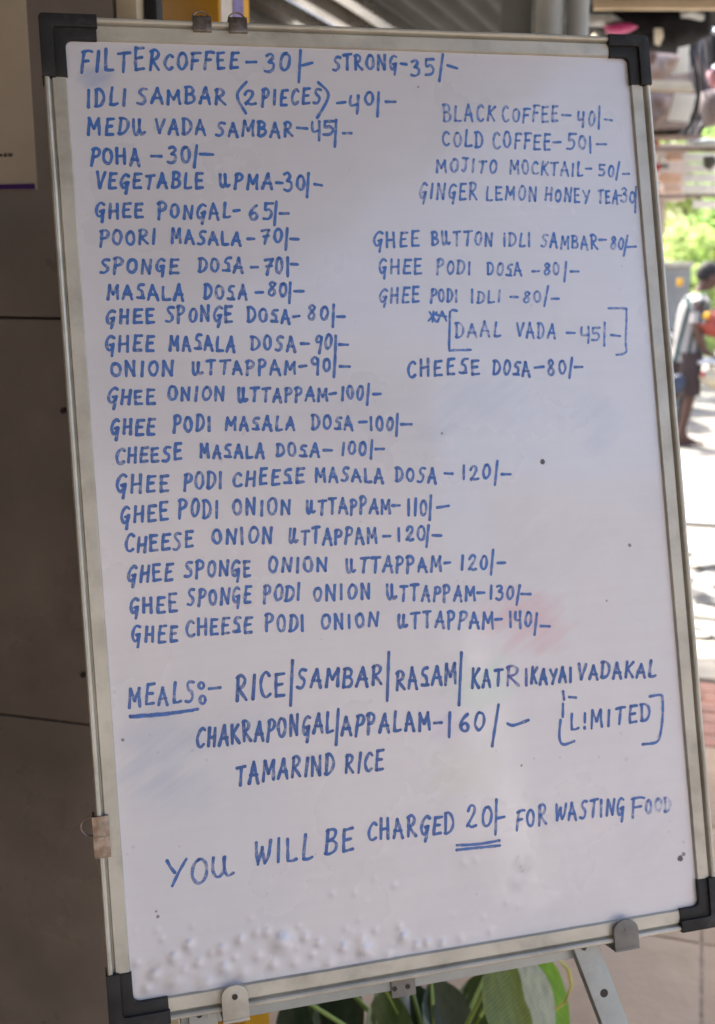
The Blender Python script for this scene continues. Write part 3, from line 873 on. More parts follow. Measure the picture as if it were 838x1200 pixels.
class Ink:
    def __init__(s): s.v = []; s.f = []; s.c = []; s.k = 0
    def stroke(s, pts, w, ink, dark=0.0, purple=0.0):
        """pts in board metres"""
        zl = .00016 + .00002 * (s.k % 9); s.k += 1
        pts = [Vector(p) for p in pts]
        # drop doubles
        q = [pts[0]]
        for p in pts[1:]:
            if (p - q[-1]).length > 1e-5: q.append(p)
        pts = q
        if len(pts) < 2: pts.append(pts[0] + Vector((.0006, 0)))
        ln = sum((pts[i + 1] - pts[i]).length for i in range(len(pts) - 1))
        acc = 0; rows = []
        ph = jr.random() * 9
        def put(p, c): s.v.append((p.x, p.y, zl + surf(p.x, p.y))); s.c.append(c); return len(s.v) - 1
        n = len(pts)
        for i, p in enumerate(pts):
            if i: acc += (pts[i] - pts[i - 1]).length
            t = (pts[min(i + 1, n - 1)] - pts[max(i - 1, 0)]).normalized()
            nn = Vector((-t.y, t.x))
            ww = w * .5 * (1 + .13 * math.sin(acc * 500 + ph) + .10 * noise.noise(Vector((acc * 300, ph, 0))))
            e = .16 * max(0, 1 - min(acc, ln - acc) / .0035)
            c = (min(1, ink + e + .05 * math.sin(acc * 300 + ph)), min(1, dark + 2.2 * e), purple, 1)
            if i == 0:
                for a in (150, 120): pass
                cap_ = [put(p - t * ww * math.sin(R(a)) * .95 + nn * ww * math.cos(R(a)), c) for a in (30, 60, 90, 120, 150)]
            rows.append((put(p + nn * ww, c), put(p - nn * ww, c)))
            if i == 0: s.f.append([rows[0][0]] + cap_ + [rows[0][1]])
            if i: s.f.append([rows[-2][0], rows[-2][1], rows[-1][1], rows[-1][0]])
            if i == n - 1:
                cap_ = [put(p + t * ww * math.sin(R(a)) * .95 + nn * ww * math.cos(R(a)), c) for a in (30, 60, 90, 120, 150)]
                s.f.append([rows[-1][1]] + list(reversed(cap_)) + [rows[-1][0]])
    def px(s, pts, w=3.6, ink=.8, dark=.2, smooth=True, purple=0.0):
        q = crom(pts, 6) if smooth and len(pts) > 2 else [(pts[0][0] + (pts[-1][0] - pts[0][0]) * k / 6, pts[0][1] + (pts[-1][1] - pts[0][1]) * k / 6) for k in range(7)] if len(pts) == 2 else pts
        s.stroke([bp(*p) for p in q], w * .00073, ink, dark, purple)
    def word(s, txt, xa, ya, xb, yb, h, w=3.6, ink=.8, dark=.2, fade=0.0, gap=GAPW, slant=.03, purple=0.0):
        tot = sum(G[c][0] for c in txt) + gap * (len(txt) - 1)
        x = 0
        for ci, ch in enumerate(txt):
            gw, st = G[ch]
            hh = h * jr.uniform(.88, 1.08); dy = jr.uniform(-.06, .06) * h; dr = jr.uniform(-.07, .07); sx = jr.uniform(.92, 1.10)
            u = (x + gw / 2) / tot
            iv = ink - .04 + jr.uniform(-.12, .08) - fade * max(0, u - .25)
            for sti in st:
                rp = []
                for (gx, gy) in sti:
                    gx = gx + jr.uniform(-.018, .018); gy = gy + jr.uniform(-.02, .02)
                    t = (x + gw / 2 + (gx - gw / 2) * sx) / tot
                    rp.append((xa + (xb - xa) * t + (slant + dr) * gy * hh, ya + (yb - ya) * t - gy * hh - dy))
                s.stroke([bp(*p) for p in crom(rp, 6)], w * .00073 * jr.uniform(.93, 1.07), iv, dark, purple)
            x += gw + gap
    def done(s, label):
        me = bpy.data.meshes.new('handwriting')
        me.from_pydata(s.v, [], s.f)
        ca = me.color_attributes.new('ink', 'FLOAT_COLOR', 'POINT')
        ca.data.foreach_set('color', [v for c in s.c for v in c])
        o = link('handwriting', me, mi, wb)
        o['label'] = label
        return o

# every line of the menu: (label, style, words, loose strokes); positions were measured on the board
A_ = dict(w=3.9, ink=.80, dark=.30)
B_ = dict(w=3.7, ink=.74, dark=.10)
C_ = dict(w=3.4, ink=.66, dark=.02)
D_ = dict(w=4.2, ink=.86, dark=.62)
LINES = [
 ('FILTER COFFEE - 30/- STRONG-35/-', A_, [('FILTER', 95, 84, 187, 82, 24), ('COFFEE', 192, 81, 279, 80, 18), ('30', 309.5, 83.5, 339, 82, 20), ('STRONG', 390, 82, 465, 81, 17), ('35', 481, 88, 509, 87, 19)],
  [[(289, 73), (300, 73)], [(352, 59), (350, 97)], [(354, 77), (366, 74)], [(470, 75), (476, 75.5)], [(519, 64), (515, 95)], [(524, 77), (536, 80)]]),
 ('IDLI SAMBAR (2 PIECES) -40/-', A_, [('IDLI', 101.7, 125, 147.5, 123, 19), ('SAMBAR', 161, 121, 264, 121, 17), ('2', 286, 123, 300, 123, 16), ('PIECES', 307, 124, 376, 121, 18), ('4', 409, 131, 422, 131, 22), ('0', 427, 123, 438, 123, 15)],
  [[(289, 96), (278, 112), (288, 133)], [(373, 97), (385, 112), (372, 138)], [(395, 121), (405, 120)], [(444, 108), (442, 137)], [(452, 119.5), (463, 119.5)]]),
 ('MEDU VADA SAMBAR-45/-', A_, [('MEDU', 103, 157.6, 169.5, 157, 19), ('VADA', 182, 155, 241, 157, 17), ('SAMBAR', 253, 158.6, 343, 159.6, 17), ('4', 365, 162, 377, 162, 20), ('5', 378.5, 159, 391, 159, 18)],
  [[(348, 150), (360, 151)], [(394, 141), (392.5, 172)], [(402, 156), (412, 156)]]),
 ('POHA - 30/-', A_, [('POHA', 107, 192, 164, 193, 18), ('30', 196, 191, 223, 191, 20)], [[(177.5, 183), (189, 183)], [(230.5, 170), (228, 196)], [(234.5, 180.5), (250, 181)]]),
 ('VEGETABLE UPMA-30/-', A_, [('VEGETABLE', 112, 221, 238, 220, 17), ('UPMA', 257, 219.5, 319, 220.7, 17), ('30', 333, 222, 357, 222, 19)], [[(324, 214), (331, 214.5)], [(362, 203), (360, 231)], [(369, 216), (377, 217)]]),
 ('GHEE PONGAL- 65/-', A_, [('GHEE', 112.7, 255, 167.5, 255, 17), ('PONGAL', 186, 256, 270, 255, 17), ('65', 292, 258, 319, 258, 18)], [[(274, 247), (281, 246)], [(324, 236), (321.5, 264)], [(328, 250), (338, 250)]]),
 ('POORI MASALA - 70/-', A_, [('POORI', 118, 288, 182, 286, 17), ('MASALA', 201, 284.6, 282, 287, 15.5), ('70', 305.5, 285, 330, 285, 18)], [[(290.5, 280), (298, 280)], [(337, 267.5), (335, 293)], [(340.6, 280), (350, 280)]]),
 ('SPONGE DOSA -70/-', A_, [('SPONGE', 118, 320, 208.6, 319.6, 17), ('DOsA', 233, 318, 284.5, 318.6, 16), ('70', 309, 321, 331, 320, 19)], [[(294.5, 313), (302, 313)], [(337, 302), (337, 324)], [(341, 309.6), (349, 309.6)]]),
 ('MASALA DOSA -80/-', A_, [('MAsALA', 126, 350.7, 215, 350.7, 17), ('DOsA', 239, 349, 289.5, 351, 16), ('80', 314.5, 347, 335.5, 347, 15)], [[(300, 342.7), (308, 342.7)], [(340.5, 331), (339, 355)], [(345, 341), (355.6, 341)]]),
 ('GHEE SPONGE DOSA- 80/-', A_, [('GHEE', 124, 379, 181, 378.5, 17), ('SPONGE', 195, 376, 272, 377.5, 17), ('DOsA', 290.4, 377, 340, 378.5, 16), ('80', 361, 374.5, 384, 374.5, 17)], [[(344, 371), (351, 370)], [(391, 357), (390, 383)], [(395, 371), (404, 371)]]),
 ('GHEE MASALA DOSA -90/-', A_, [('GHEE', 124, 411, 180, 411, 17), ('MAsALA', 198.5, 409.5, 275, 411, 16.5), ('DOSA', 295, 410, 346.5, 411.5, 16.5), ('90', 369, 410, 388, 410, 17)], [[(353, 403), (362, 403)], [(393.6, 393.5), (393, 420)], [(397.6, 404), (407.6, 404)]]),
 ('ONION UTTAPPAM-90/-', A_, [('ONION', 130.7, 441, 202.5, 439.6, 16), ('UTTAPPAM', 225, 438.6, 346.5, 437.6, 16), ('90', 365.6, 435, 387, 435, 16.5)], [[(351, 429.6), (359, 428.6)], [(393, 417), (391.5, 442)], [(398.6, 429.6), (410, 429.6)]]),
 ('GHEE ONION UTTAPPAM-100/-', A_, [('GHEE', 126.7, 472.7, 181, 472.7, 17), ('ONION', 197, 469.4, 262.7, 469.4, 16), ('UTTAPPAM', 278.7, 470, 384, 469.4, 15.5), ('100', 400, 468.4, 425, 468.4, 16)], [[(386, 461.7), (393.4, 460.7)], [(432, 450), (430, 474)], [(437.5, 461.7), (446, 461.7)]]),
 ('GHEE PODI MASALA DOSA-100/-', A_, [('GHEE', 130, 509, 181, 508.5, 17), ('PODI', 203.5, 506, 247, 504.5, 17), ('MAsALA', 264.4, 503.5, 345.5, 503.5, 15.5), ('DOsA', 366, 502.5, 413.5, 503.5, 15), ('100', 433.5, 503.5, 460, 503.5, 15.5)], [[(421, 495), (429.5, 494.5)], [(466, 485), (464.6, 511)], [(470, 497.5), (482, 497.5)]]),
 ('CHEESE MASALA DOSA - 100/-', A_, [('CHEESE', 136, 543, 212.6, 538.6, 17), ('MAsALA', 234.6, 536, 309.5, 536, 14.5), ('DOsA', 324, 533.5, 374, 535, 14.5), ('100', 400, 533, 428.5, 533, 15)], [[(379.4, 527.5), (389, 527.5)], [(436, 516), (434.5, 537.5)], [(440, 526), (449.6, 526)]]),
 ('GHEE PODI CHEESE MASALA DOSA - 120/-', A_, [('GHEE', 136.7, 577, 197.5, 575, 20), ('PODI', 216, 573, 260.4, 571, 20), ('CHEEsE', 273, 570, 356, 565, 17.5), ('MASALA', 370, 563.6, 449, 564.6, 15), ('DOSA', 463.6, 564, 511, 565, 16), ('120', 542, 562, 574, 561, 17)], [[(521, 555), (530, 555)], [(583, 540), (580, 568.6)], [(588, 556), (598, 556)]]),
 ('GHEE PODI ONION UTTAPPAM-110/-', A_, [('GHEE', 141.7, 613, 197, 609.5, 19), ('PODI', 210, 606, 256, 606, 20), ('ONION', 273, 604, 340.5, 602, 18), ('UTTAPPAM', 359, 602, 457.5, 601, 17), ('110', 477.6, 604, 500, 603, 19)], [[(460, 592.7), (468.5, 592)], [(505, 580.7), (503.6, 609)], [(512, 595), (526, 592.7)]]),
 ('CHEESE ONION UTTAPPAM - 120/-', A_, [('CHEESE', 146.7, 647.5, 226, 641.5, 19), ('ONION', 249, 637.5, 319, 637, 17.5), ('UTTAPPAM', 338, 637, 442, 636, 17), ('120', 466, 634, 497.6, 633.5, 17)], [[(449.5, 628.5), (457.5, 628)], [(502, 616), (500, 641)], [(507, 627.5), (517, 627.5)]]),
 ('GHEE SPONGE ONION UTTAPPAM- 120/-', A_, [('GHEE', 149.4, 682, 202, 680, 19), ('SPONGE', 217, 676, 293.7, 674.6, 18), ('ONION', 314.5, 670.5, 383, 670, 17), ('UTTAPPAM', 405.7, 670, 517, 670, 17.5), ('120', 540, 667, 570.5, 667, 18)], [[(521, 659.6), (527.7, 659)], [(578, 644.5), (575.5, 673)], [(583, 659.6), (592, 659.6)]]),
 ('GHEE SPONGE PODI ONION UTTAPPAM-130/-', A_, [('GHEE', 152.4, 719, 207.5, 717, 19), ('SPONGE', 220, 709.7, 293.7, 706, 18), ('PODI', 309.4, 704.7, 351, 703, 18), ('ONION', 367, 703, 434, 702, 16.5), ('UTTAPPAM', 453.5, 703, 557, 703.7, 17), ('130', 574, 702, 601, 702, 17)], [[(559.4, 694.6), (568, 694.6)], [(609, 686), (605.5, 708.7)], [(611, 696), (621.6, 696)]]),
 ('GHEE CHEESE PODI ONION UTTAPPAM-140/-', A_, [('GHEE', 155, 753, 208, 751, 18.5), ('CHEEsE', 218.6, 745.4, 294.4, 740.4, 18), ('PODI', 312, 739, 356.5, 739, 18), ('ONION', 376.6, 737, 443, 734.4, 16.5), ('UTTAPPAM', 466, 735.4, 578, 735.4, 17.5), ('140', 597, 735.4, 622, 735.4, 17)], [[(580.5, 726), (588, 725.7)], [(629, 718.7), (626.6, 743.8)], [(634, 733.7), (644, 733.7)]]),
 ('MEALS, underlined', dict(w=3.8, ink=.74, dark=.25), [('MEALS', 150.7, 828, 227.5, 821.5, 22)], [[(152.7, 839.5), (200, 835.5), (232, 831)], [(152.7, 840.5), (190, 838), (226, 832.5)], [(245, 807.4), (258, 806)],
   arc(236, 803.4, 3.0, 3.6, 0, 370, 12), arc(237.5, 820, 3.2, 4.6, 0, 370, 12)]),
 ('RICE/SAMBAR/RASAM/KATRIKAYAI VADAKAL', D_, [('RICE', 277, 821, 333, 816, 29), ('SAMBAR', 348, 806.5, 447, 802, 21.5), ('RAsAM', 465, 808, 534, 800, 22.5), ('KAT', 552.7, 805, 588, 802.5, 21), ('KAYAI', 622, 801, 670, 798.4, 17.5), ('VADAKAL', 677, 795, 768, 793.4, 17)],
   [[(343, 774), (340.5, 827)], [(456, 764), (453.5, 821)], [(541, 765), (537.7, 826)]]),
 ('CHAKRAPONGAL/APPALAM-160/-', D_, [('CHAKRAPONGAL', 230, 876, 390, 857, 23), ('APPALAM', 400.7, 862, 504, 853.5, 22), ('60', 538.7, 856.5, 566.4, 856, 22)], [[(396.6, 831), (394, 873)], [(508.6, 847.5), (517.6, 847)], [(527, 835), (526, 864)], [(584.5, 826), (576.5, 874)], [(594.5, 847.5), (602, 850), (619.5, 843.5)]]),
 ('LIMITED in square brackets', dict(w=3.9, ink=.82, dark=.5), [('L!MITED', 669, 855.5, 762, 844.5, 19)],
   [[(660, 810), (661, 820)], [(667, 817), (675, 817.5)], [(659.6, 825), (659.6, 840)], [(657, 843.5), (655.5, 863.6), (660, 872.6), (673, 868.6)], [(761.5, 816), (774, 814.5), (776.6, 820), (776.6, 840), (774, 860), (769, 870), (753, 872)]]),
 ('TAMARIND RICE', D_, [('TAMARIND', 277, 919, 391, 905.5, 23), ('RICE', 405, 906.5, 448.5, 902, 22)], []),
 ('YOU WILL BE CHARGED', dict(w=4.0, ink=.80, dark=.45), [('Y', 193, 1038, 216, 1036, 30), ('O', 224, 1035, 243, 1033, 29), ('U', 247, 1027, 275, 1025, 24), ('WILL', 297.6, 1013.6, 366, 1005, 27), ('BE', 381, 1002, 414, 994.4, 27), ('CHARGED', 431, 984, 531.5, 975, 22)], []),
 ('20/- double underlined', dict(w=3.9, ink=.78, dark=.4), [('20', 545, 970.6, 575.5, 970, 24)], [[(582, 937.4), (580.4, 978)], [(582, 959), (591, 957)], [(535, 990.5), (560, 989), (585, 984.8)], [(535, 996), (560, 993.5), (586, 991)]]),
 ('FOR WASTING FOOD, fading out', dict(w=3.8, ink=.76, dark=.35), [('FOR', 605, 971, 639.6, 964, 22), ('WASTING', 650.7, 961, 731, 955, 20), ('F', 741, 956, 754, 955, 23)], []),
 ('BLACK COFFEE-40/-', C_, [('BLACK', 520, 141, 579.6, 141.8, 18.5), ('COFFEE', 588.6, 141.8, 653.7, 142.8, 17), ('40', 676.5, 147, 697, 147, 18)], [[(658.7, 135), (668.8, 135)], [(703, 125), (701.5, 150.8)], [(709, 140), (717, 140.8)]]),
 ('COLD COFFEE-50/-', C_, [('COLD', 518.4, 170.5, 566, 172.5, 17.5), ('COFFEE', 578, 172.8, 644.7, 175, 17.5), ('50', 664.4, 175, 686.5, 175, 17)], [[(648, 166.8), (657, 166.8)], [(691.5, 160), (692, 179.5)], [(699, 169), (710.5, 169)]]),
 ('MOJITO MOCKTAIL-50/-', C_, [('MOJITO', 511.7, 201, 582, 203, 15), ('MOCKTAIL', 598, 203.6, 683, 206, 15), ('50', 702, 206, 719, 207, 14)], [[(686, 197.6), (693, 197.6)], [(726, 190), (722, 211)], [(730, 203.6), (737, 204)]]),
 ('GINGER LEMON HONEY TEA-30/ squeezed at the edge', C_, [('GINGER', 491, 233, 558.5, 233.6, 18), ('LEMON', 569.5, 234, 628.7, 235, 16), ('HONEY', 638.7, 235, 690.5, 237, 15), ('TEA', 701, 237.6, 724, 238, 14), ('30', 728, 237, 744, 238, 15)], [[(724, 229), (728, 229)], [(745, 219), (744.5, 249)]]),
 ('GHEE BUTTON IDLI SAMBAR-80/-', C_, [('GHEE', 438, 289, 491, 287.7, 17.5), ('BUTTON', 506, 287, 577, 287.7, 16), ('IDLI', 590, 288.5, 621.7, 288.5, 15), ('SAMBAR', 634, 289.6, 700, 291.5, 15), ('80', 716, 292, 730, 292, 15)], [[(702, 281), (710.6, 281)], [(735.5, 276), (731, 300)], [(735.5, 289.6), (745, 289)]]),
 ('GHEE PODI DOSA -80/-', C_, [('GHEE', 444, 321, 494, 321, 17), ('PODI', 512, 321, 551.4, 321, 15.5), ('DOsA', 571, 322, 611, 323, 14.5), ('80', 638, 321.5, 655, 321.5, 14)], [[(624, 318), (631.6, 318)], [(663.7, 307), (661, 329.7)], [(668.6, 318), (678, 318)]]),
 ('GHEE PODI IDLI -80/-', C_, [('GHEE', 444.5, 354.5, 491, 353.8, 17), ('PODI', 505, 353.4, 536, 353.6, 15), ('IDLI', 552, 354.5, 586, 354.5, 14.5), ('80', 613, 354.5, 633, 354.5, 14)], [[(598, 348), (606.8, 348)], [(642, 335.5), (638, 359)], [(645.7, 350), (655, 350)]]),
 ('DAAL VADA -45/- in square brackets with two stars', dict(w=3.4, ink=.64, dark=.02), [('DAAL', 534, 394.6, 586.5, 394.5, 16.5), ('VADA', 605, 394, 650.7, 395.8, 16), ('4', 681, 400, 692, 400, 18), ('5', 693, 398.5, 703, 398.5, 16)],
   [[(664, 390), (673.6, 390)], [(708.7, 378), (708, 405)], [(715.6, 392.7), (727, 394)], [(535, 364.5), (528, 365), (527, 385), (526.5, 409), (530, 410.5), (552, 410)], [(527, 365), (526.5, 409)], [(712.6, 361.4), (732, 361.4), (734, 366), (733.5, 400), (733, 413), (722, 415.6)],
    [(502, 376), (512, 366)], [(503, 366), (511, 377)], [(508, 365), (507, 377)], [(513, 377), (518, 365)], [(518, 365), (523, 376)], [(512, 369), (523, 371)]]),
 ('CHEESE DOSA-80/-', dict(w=3.8, ink=.80, dark=.35), [('CHEEsE', 477, 441.5, 561.7, 437.8, 18), ('DOsA', 578, 438.5, 621, 439.7, 16), ('80', 642, 439, 663, 439, 17)], [[(626.6, 431), (637, 430)], [(670.6, 419.5), (667.5, 443)], [(673.6, 430), (682.8, 429.8)]]),
]
for (lab, stl, wds, raws) in LINES:
    k = Ink()
    for w_ in wds: k.word(*w_, **stl)
    for r_ in raws:
        k.px([(p[0] + jr.uniform(-.3, .3), p[1] + jr.uniform(-.3, .3)) for p in r_] if len(r_) < 10 else r_, **stl)
    if lab.startswith('RICE/SAMBAR'):
        k.word('RI', 594, 803, 620, 802, 21, w=4.0, ink=.74, dark=.5, purple=.5)  # purple of the rainbow glare put into the ink of these letters
    if lab.startswith('FOR WASTING'):
        k.word('OOD', 756, 953, 786, 950, 15, w=4.2, ink=.52, dark=.1, fade=.20)
    k.done('blue marker line reading ' + lab if 'reading' not in lab else lab)
# ghost of a stroke rubbed out before the word FILTER

# ------------------------------------------------------------------ easel
def bw_(x, y, z): return B_M @ Vector((x, y, z))
ez = thing('easel', 'grey metal folding easel holding up the whiteboard', 'easel', matrix=B_M)
yb = -BH / 2
# holding rail just behind and below the frame
xL = bp(132, 1200).x + .06; xR = bp(706, 1112).x
railz = -.030
MB().box(((xL + xR) / 2, yb - .0045, railz), (xR - xL, .029, .018), bevel=.0015).done('holding_rail', M['alu_side'], ez)
MB().box(((xL + xR) / 2, yb + .012, railz + .0105), (xR - xL - .01, .0025, .004), bevel=.0008).done('rail_edge', M['alu'], ez)
def foot_of(p, sx):      # where a leg meets the floor
    return Vector((p.x + sx, p.y + .0, 0))
BI = B_M.inverted()
legR_top = bw_(xR - .012, yb - .004, railz + .012)
tR = B_I @ on_plane(742, 1260, bw_(0, yb, railz + .012) , B_N)
dR = ((B_M @ tR) - legR_top).normalized()
def leg(top, d, name='leg'):
    ln = top.z / -d.z
    m = MB()
    x = Vector((1, 0, 0)); 
    zz = -d; fx = (B_M.to_3x3() @ Vector((1, 0, 0))); fx = (fx - zz * fx.dot(zz)).normalized(); fy = zz.cross(fx)
    Mx = Matrix(((fx.x, fy.x, zz.x, top.x), (fx.y, fy.y, zz.y, top.y), (fx.z, fy.z, zz.z, top.z), (0, 0, 0, 1)))
    m.box((0, 0, -ln / 2 + .010), (.026, .013, ln + .02), bevel=.0016)
    o = m.done('leg', M['alu_side'], ez)
    o.matrix_world = Mx
    o.matrix_parent_inverse = Matrix()
    o.matrix_basis = BI @ Mx
    s = -1 if (B_M.to_3x3() @ Vector((0, 0, 1))).dot(fy) < 0 else 1
    for hz in (-.052, -.16, -.30):
        MB().cyl((0, s * .0055, hz), (0, s * .0068, hz), .0042, n=16).done('hole_plug', M['print'], o)
    MB().cyl((0, s * .006, .0), (0, s * .0100, .0), .0062, .0045, n=20).done('bolt', M['alu_side'], o)
    MB().cyl((-.004, s * .0095, .001), (-.004, s * .0112, .001), .0030, n=12).done('bolt_slot', M['print'], o)
    MB().box((0, 0, -ln + .012), (.032, .018, .03), bevel=.003).done('rubber_foot', M['black_plastic'], o)
    return o
leg(legR_top, dR)
legL_top = bw_(xL + .020, yb - .004, railz + .012)
dL = Vector((dR.x - .34, dR.y, dR.z)).normalized()
leg(legL_top, dL)
# front lip of the rail that shows right of the leg, rear leg and mast behind the board
mast = MB().box((0, 0, -.045), (.03, .87, .014), bevel=.0015).done('mast', M['alu_side'], ez)
hinge = bw_(0, .35, -.05)
rf = Vector((hinge.x + .1, hinge.y + .62, 0))
dd = (rf - hinge).normalized()
lnm = MB().tube([hinge, rf], .011, n=12).done('rear_leg', M['alu_side'], ez)
lnm.matrix_parent_inverse = BI
MB().box((0, .42, -.03), (.24, .03, .016), bevel=.0015).done('top_bar', M['alu_side'], ez)

# rounded clamps that hook over the bottom rail
def clamp(px, py, w, h, mt):
    p = bp(px, py, .008)
    m = MB()
    poly = [(-w / 2, -h)] + [(-w / 2 + 0 + (w / 2) * (1 - math.cos(R(a))), -w * .42 + w * .42 * math.sin(R(a))) for a in range(0, 181, 15)] + [(w / 2, -h)]
    m.prism([(p.x + a, p.y + b_) for a, b_ in reversed(poly)], .0068, .0098)
    m.box((p.x, p.y - h - .0015, -.010), (w, .003, .040))
    m.bevel(.0007, 2, 40)
    o = m.done('clamp', mt, ez, angle=35)
    MB().cyl((p.x, p.y - w * .42, .0096), (p.x, p.y - w * .42, .0104), .0026, n=14).done('rivet', M['print'] if mt is M['alu'] else M['grey_plastic'], o)
    return o
clamp(274, 1154, .024, .030, M['alu'])
clamp(732, 1077, .026, .027, M['grey_plastic'])
p = bp(474, 1158, -.015)
k_ = MB().box((p.x, p.y - .001, -.0195), (.024, .016, .004), bevel=.0012).done('bracket', M['grey_plastic'], ez)
for dx in (-.009, .004):
    MB().cyl((p.x + dx, p.y, -.0180), (p.x + dx, p.y, -.0168), .0024, n=12).done('screw_hole', M['print'], ez)
p = bp(503, 1140, -.012)
MB().box((p.x, p.y + .001, -.0200), (.013, .003, .002), bevel=.0008).done('dark_scuff', M['print'], ez)

# ------------------------------------------------------------------ potted plant under the board
def leaf_mesh(L_, W_, curl=.25, fold=.25, wave=.05, seed=0, nl=16, nw=8):
    m = MB(); rows = []
    for i in range(nl + 1):
        t = i / nl
        w = W_ * (math.sin(math.pi * min(1, t ** .8)) ** .75) * (1 - .25 * t) if 0 < t < 1 else .0015
        row = []
        for j in range(nw + 1):
            s = -1 + 2 * j / nw
            y = t * L_
            z = -curl * L_ * t * t + fold * abs(s) * w + wave * w * math.sin(t * 9 + s * 2 + seed) * abs(s)
            row.append(m.bm.verts.new((s * w, y, z)))
        rows.append(row)
    for i in range(nl):
        for j in range(nw):
            m.bm.faces.new((rows[i][j], rows[i][j + 1], rows[i + 1][j + 1], rows[i + 1][j]))
    return m
def leaf_mat(name, g1, g2, thr, gloss=.32, side=9.0):
    """variegated leaf: g1 main, g2 pale; the pale side follows noise and the midrib"""
    m = bpy.data.materials.new(name); m.use_nodes = True
    nt = m.node_tree; N, L = nt.nodes, nt.links; b = N['Principled BSDF']
    tc = N.new('ShaderNodeTexCoord'); sx = N.new('ShaderNodeSeparateXYZ'); L.new(tc.outputs['Object'], sx.inputs[0])
    n = N.new('ShaderNodeTexNoise'); n.inputs['Scale'].default_value = 16; n.inputs['Detail'].default_value = 5
    mp = N.new('ShaderNodeMapping'); mp.inputs['Scale'].default_value = (1.6, .5, 1); L.new(tc.outputs['Object'], mp.inputs[0]); L.new(mp.outputs[0], n.inputs['Vector'])
    ma = N.new('ShaderNodeMath'); ma.operation = 'MULTIPLY_ADD'; L.new(sx.outputs[0], ma.inputs[0]); ma.inputs[1].default_value = side; L.new(n.outputs['Fac'], ma.inputs[2])
    mr = N.new('ShaderNodeMapRange'); mr.inputs[1].default_value = thr; mr.inputs[2].default_value = thr + .05; L.new(ma.outputs[0], mr.inputs[0])
    mx = N.new('ShaderNodeMix'); mx.data_type = 'RGBA'; L.new(mr.outputs[0], mx.inputs[0]); mx.inputs[6].default_value = (*g1, 1); mx.inputs[7].default_value = (*g2, 1)
    n2 = N.new('ShaderNodeTexNoise'); n2.inputs['Scale'].default_value = 70; L.new(mp.outputs[0], n2.inputs['Vector'])
    hs = N.new('ShaderNodeHueSaturation'); m3 = N.new('ShaderNodeMapRange'); m3.inputs[1].default_value = .3; m3.inputs[2].default_value = .7; m3.inputs[3].default_value = .8; m3.inputs[4].default_value = 1.2
    L.new(n2.outputs['Fac'], m3.inputs[0]); L.new(m3.outputs[0], hs.inputs['Value']); L.new(mx.outputs[2], hs.inputs['Color']); L.new(hs.outputs[0], b.inputs['Base Color'])
    b.inputs['Roughness'].default_value = gloss
    t = N.new('ShaderNodeBsdfTranslucent'); L.new(hs.outputs[0], t.inputs[0]); ms_ = N.new('ShaderNodeMixShader'); ms_.inputs[0].default_value = .3
    # fine side veins
    wv = N.new('ShaderNodeTexWave'); wv.inputs['Scale'].default_value = 60; wv.inputs['Distortion'].default_value = 3
    mp2 = N.new('ShaderNodeMapping'); mp2.inputs['Rotation'].default_value = (0, 0, R(60)); L.new(tc.outputs['Object'], mp2.inputs[0]); L.new(mp2.outputs[0], wv.inputs[0])
    bm_ = N.new('ShaderNodeBump'); bm_.inputs['Distance'].default_value = .0004; L.new(wv.outputs['Fac'], bm_.inputs['Height']); L.new(bm_.outputs[0], b.inputs['Normal'])
    L.new(b.outputs[0], ms_.inputs[1]); L.new(t.outputs[0], ms_.inputs[2]); L.new(ms_.outputs[0], N['Material Output'].inputs['Surface'])
    return m
LM = [leaf_mat('half_pale_leaf', (.14, .18, .035), (.42, .46, .36), .56, side=-9.0), leaf_mat('bright_green_leaf', (.15, .32, .015), (.5, .6, .35), 1.0),
      leaf_mat('dark_leaf', (.02, .034, .014), (.16, .20, .13), .72), leaf_mat('grey_green_leaf', (.065, .095, .03), (.30, .34, .22), .66)]
M['stem'] = mat('leaf_stem', (.22, .30, .06), rough=.5, var=.1)
M['pot'] = mat('clay_pot', (.30, .13, .07), rough=.8, var=.15, vscale=12, bump=.001)
M['soil'] = mat('potting_soil', (.035, .024, .016), rough=1, bump=.006, bscale=60)
base = at_dist(510, 1250, 1.62)
pl = thing('potted_plant', 'leafy plant with green and cream variegated leaves in a clay pot below the whiteboard', 'potted plant', loc=(base.x, base.y, 0))
pot = MB()
prof = [(.0, .0), (.085, .0), (.115, .20), (.118, .205), (.128, .205), (.130, .24), (.118, .24), (.112, .215), (0, .212)]
nn_ = 32
rings = [[(max(r, .0005) * math.cos(2 * math.pi * k / nn_), max(r, .0005) * math.sin(2 * math.pi * k / nn_), z) for k in range(nn_)] for r, z in prof]
pot.loft(rings).done('pot', M['pot'], pl, angle=40)
sl = MB().cyl((0, 0, .20), (0, 0, .222), .110, n=24).done('soil', M['soil'], pl)
PLI = Matrix.Translation((-base.x, -base.y, 0))
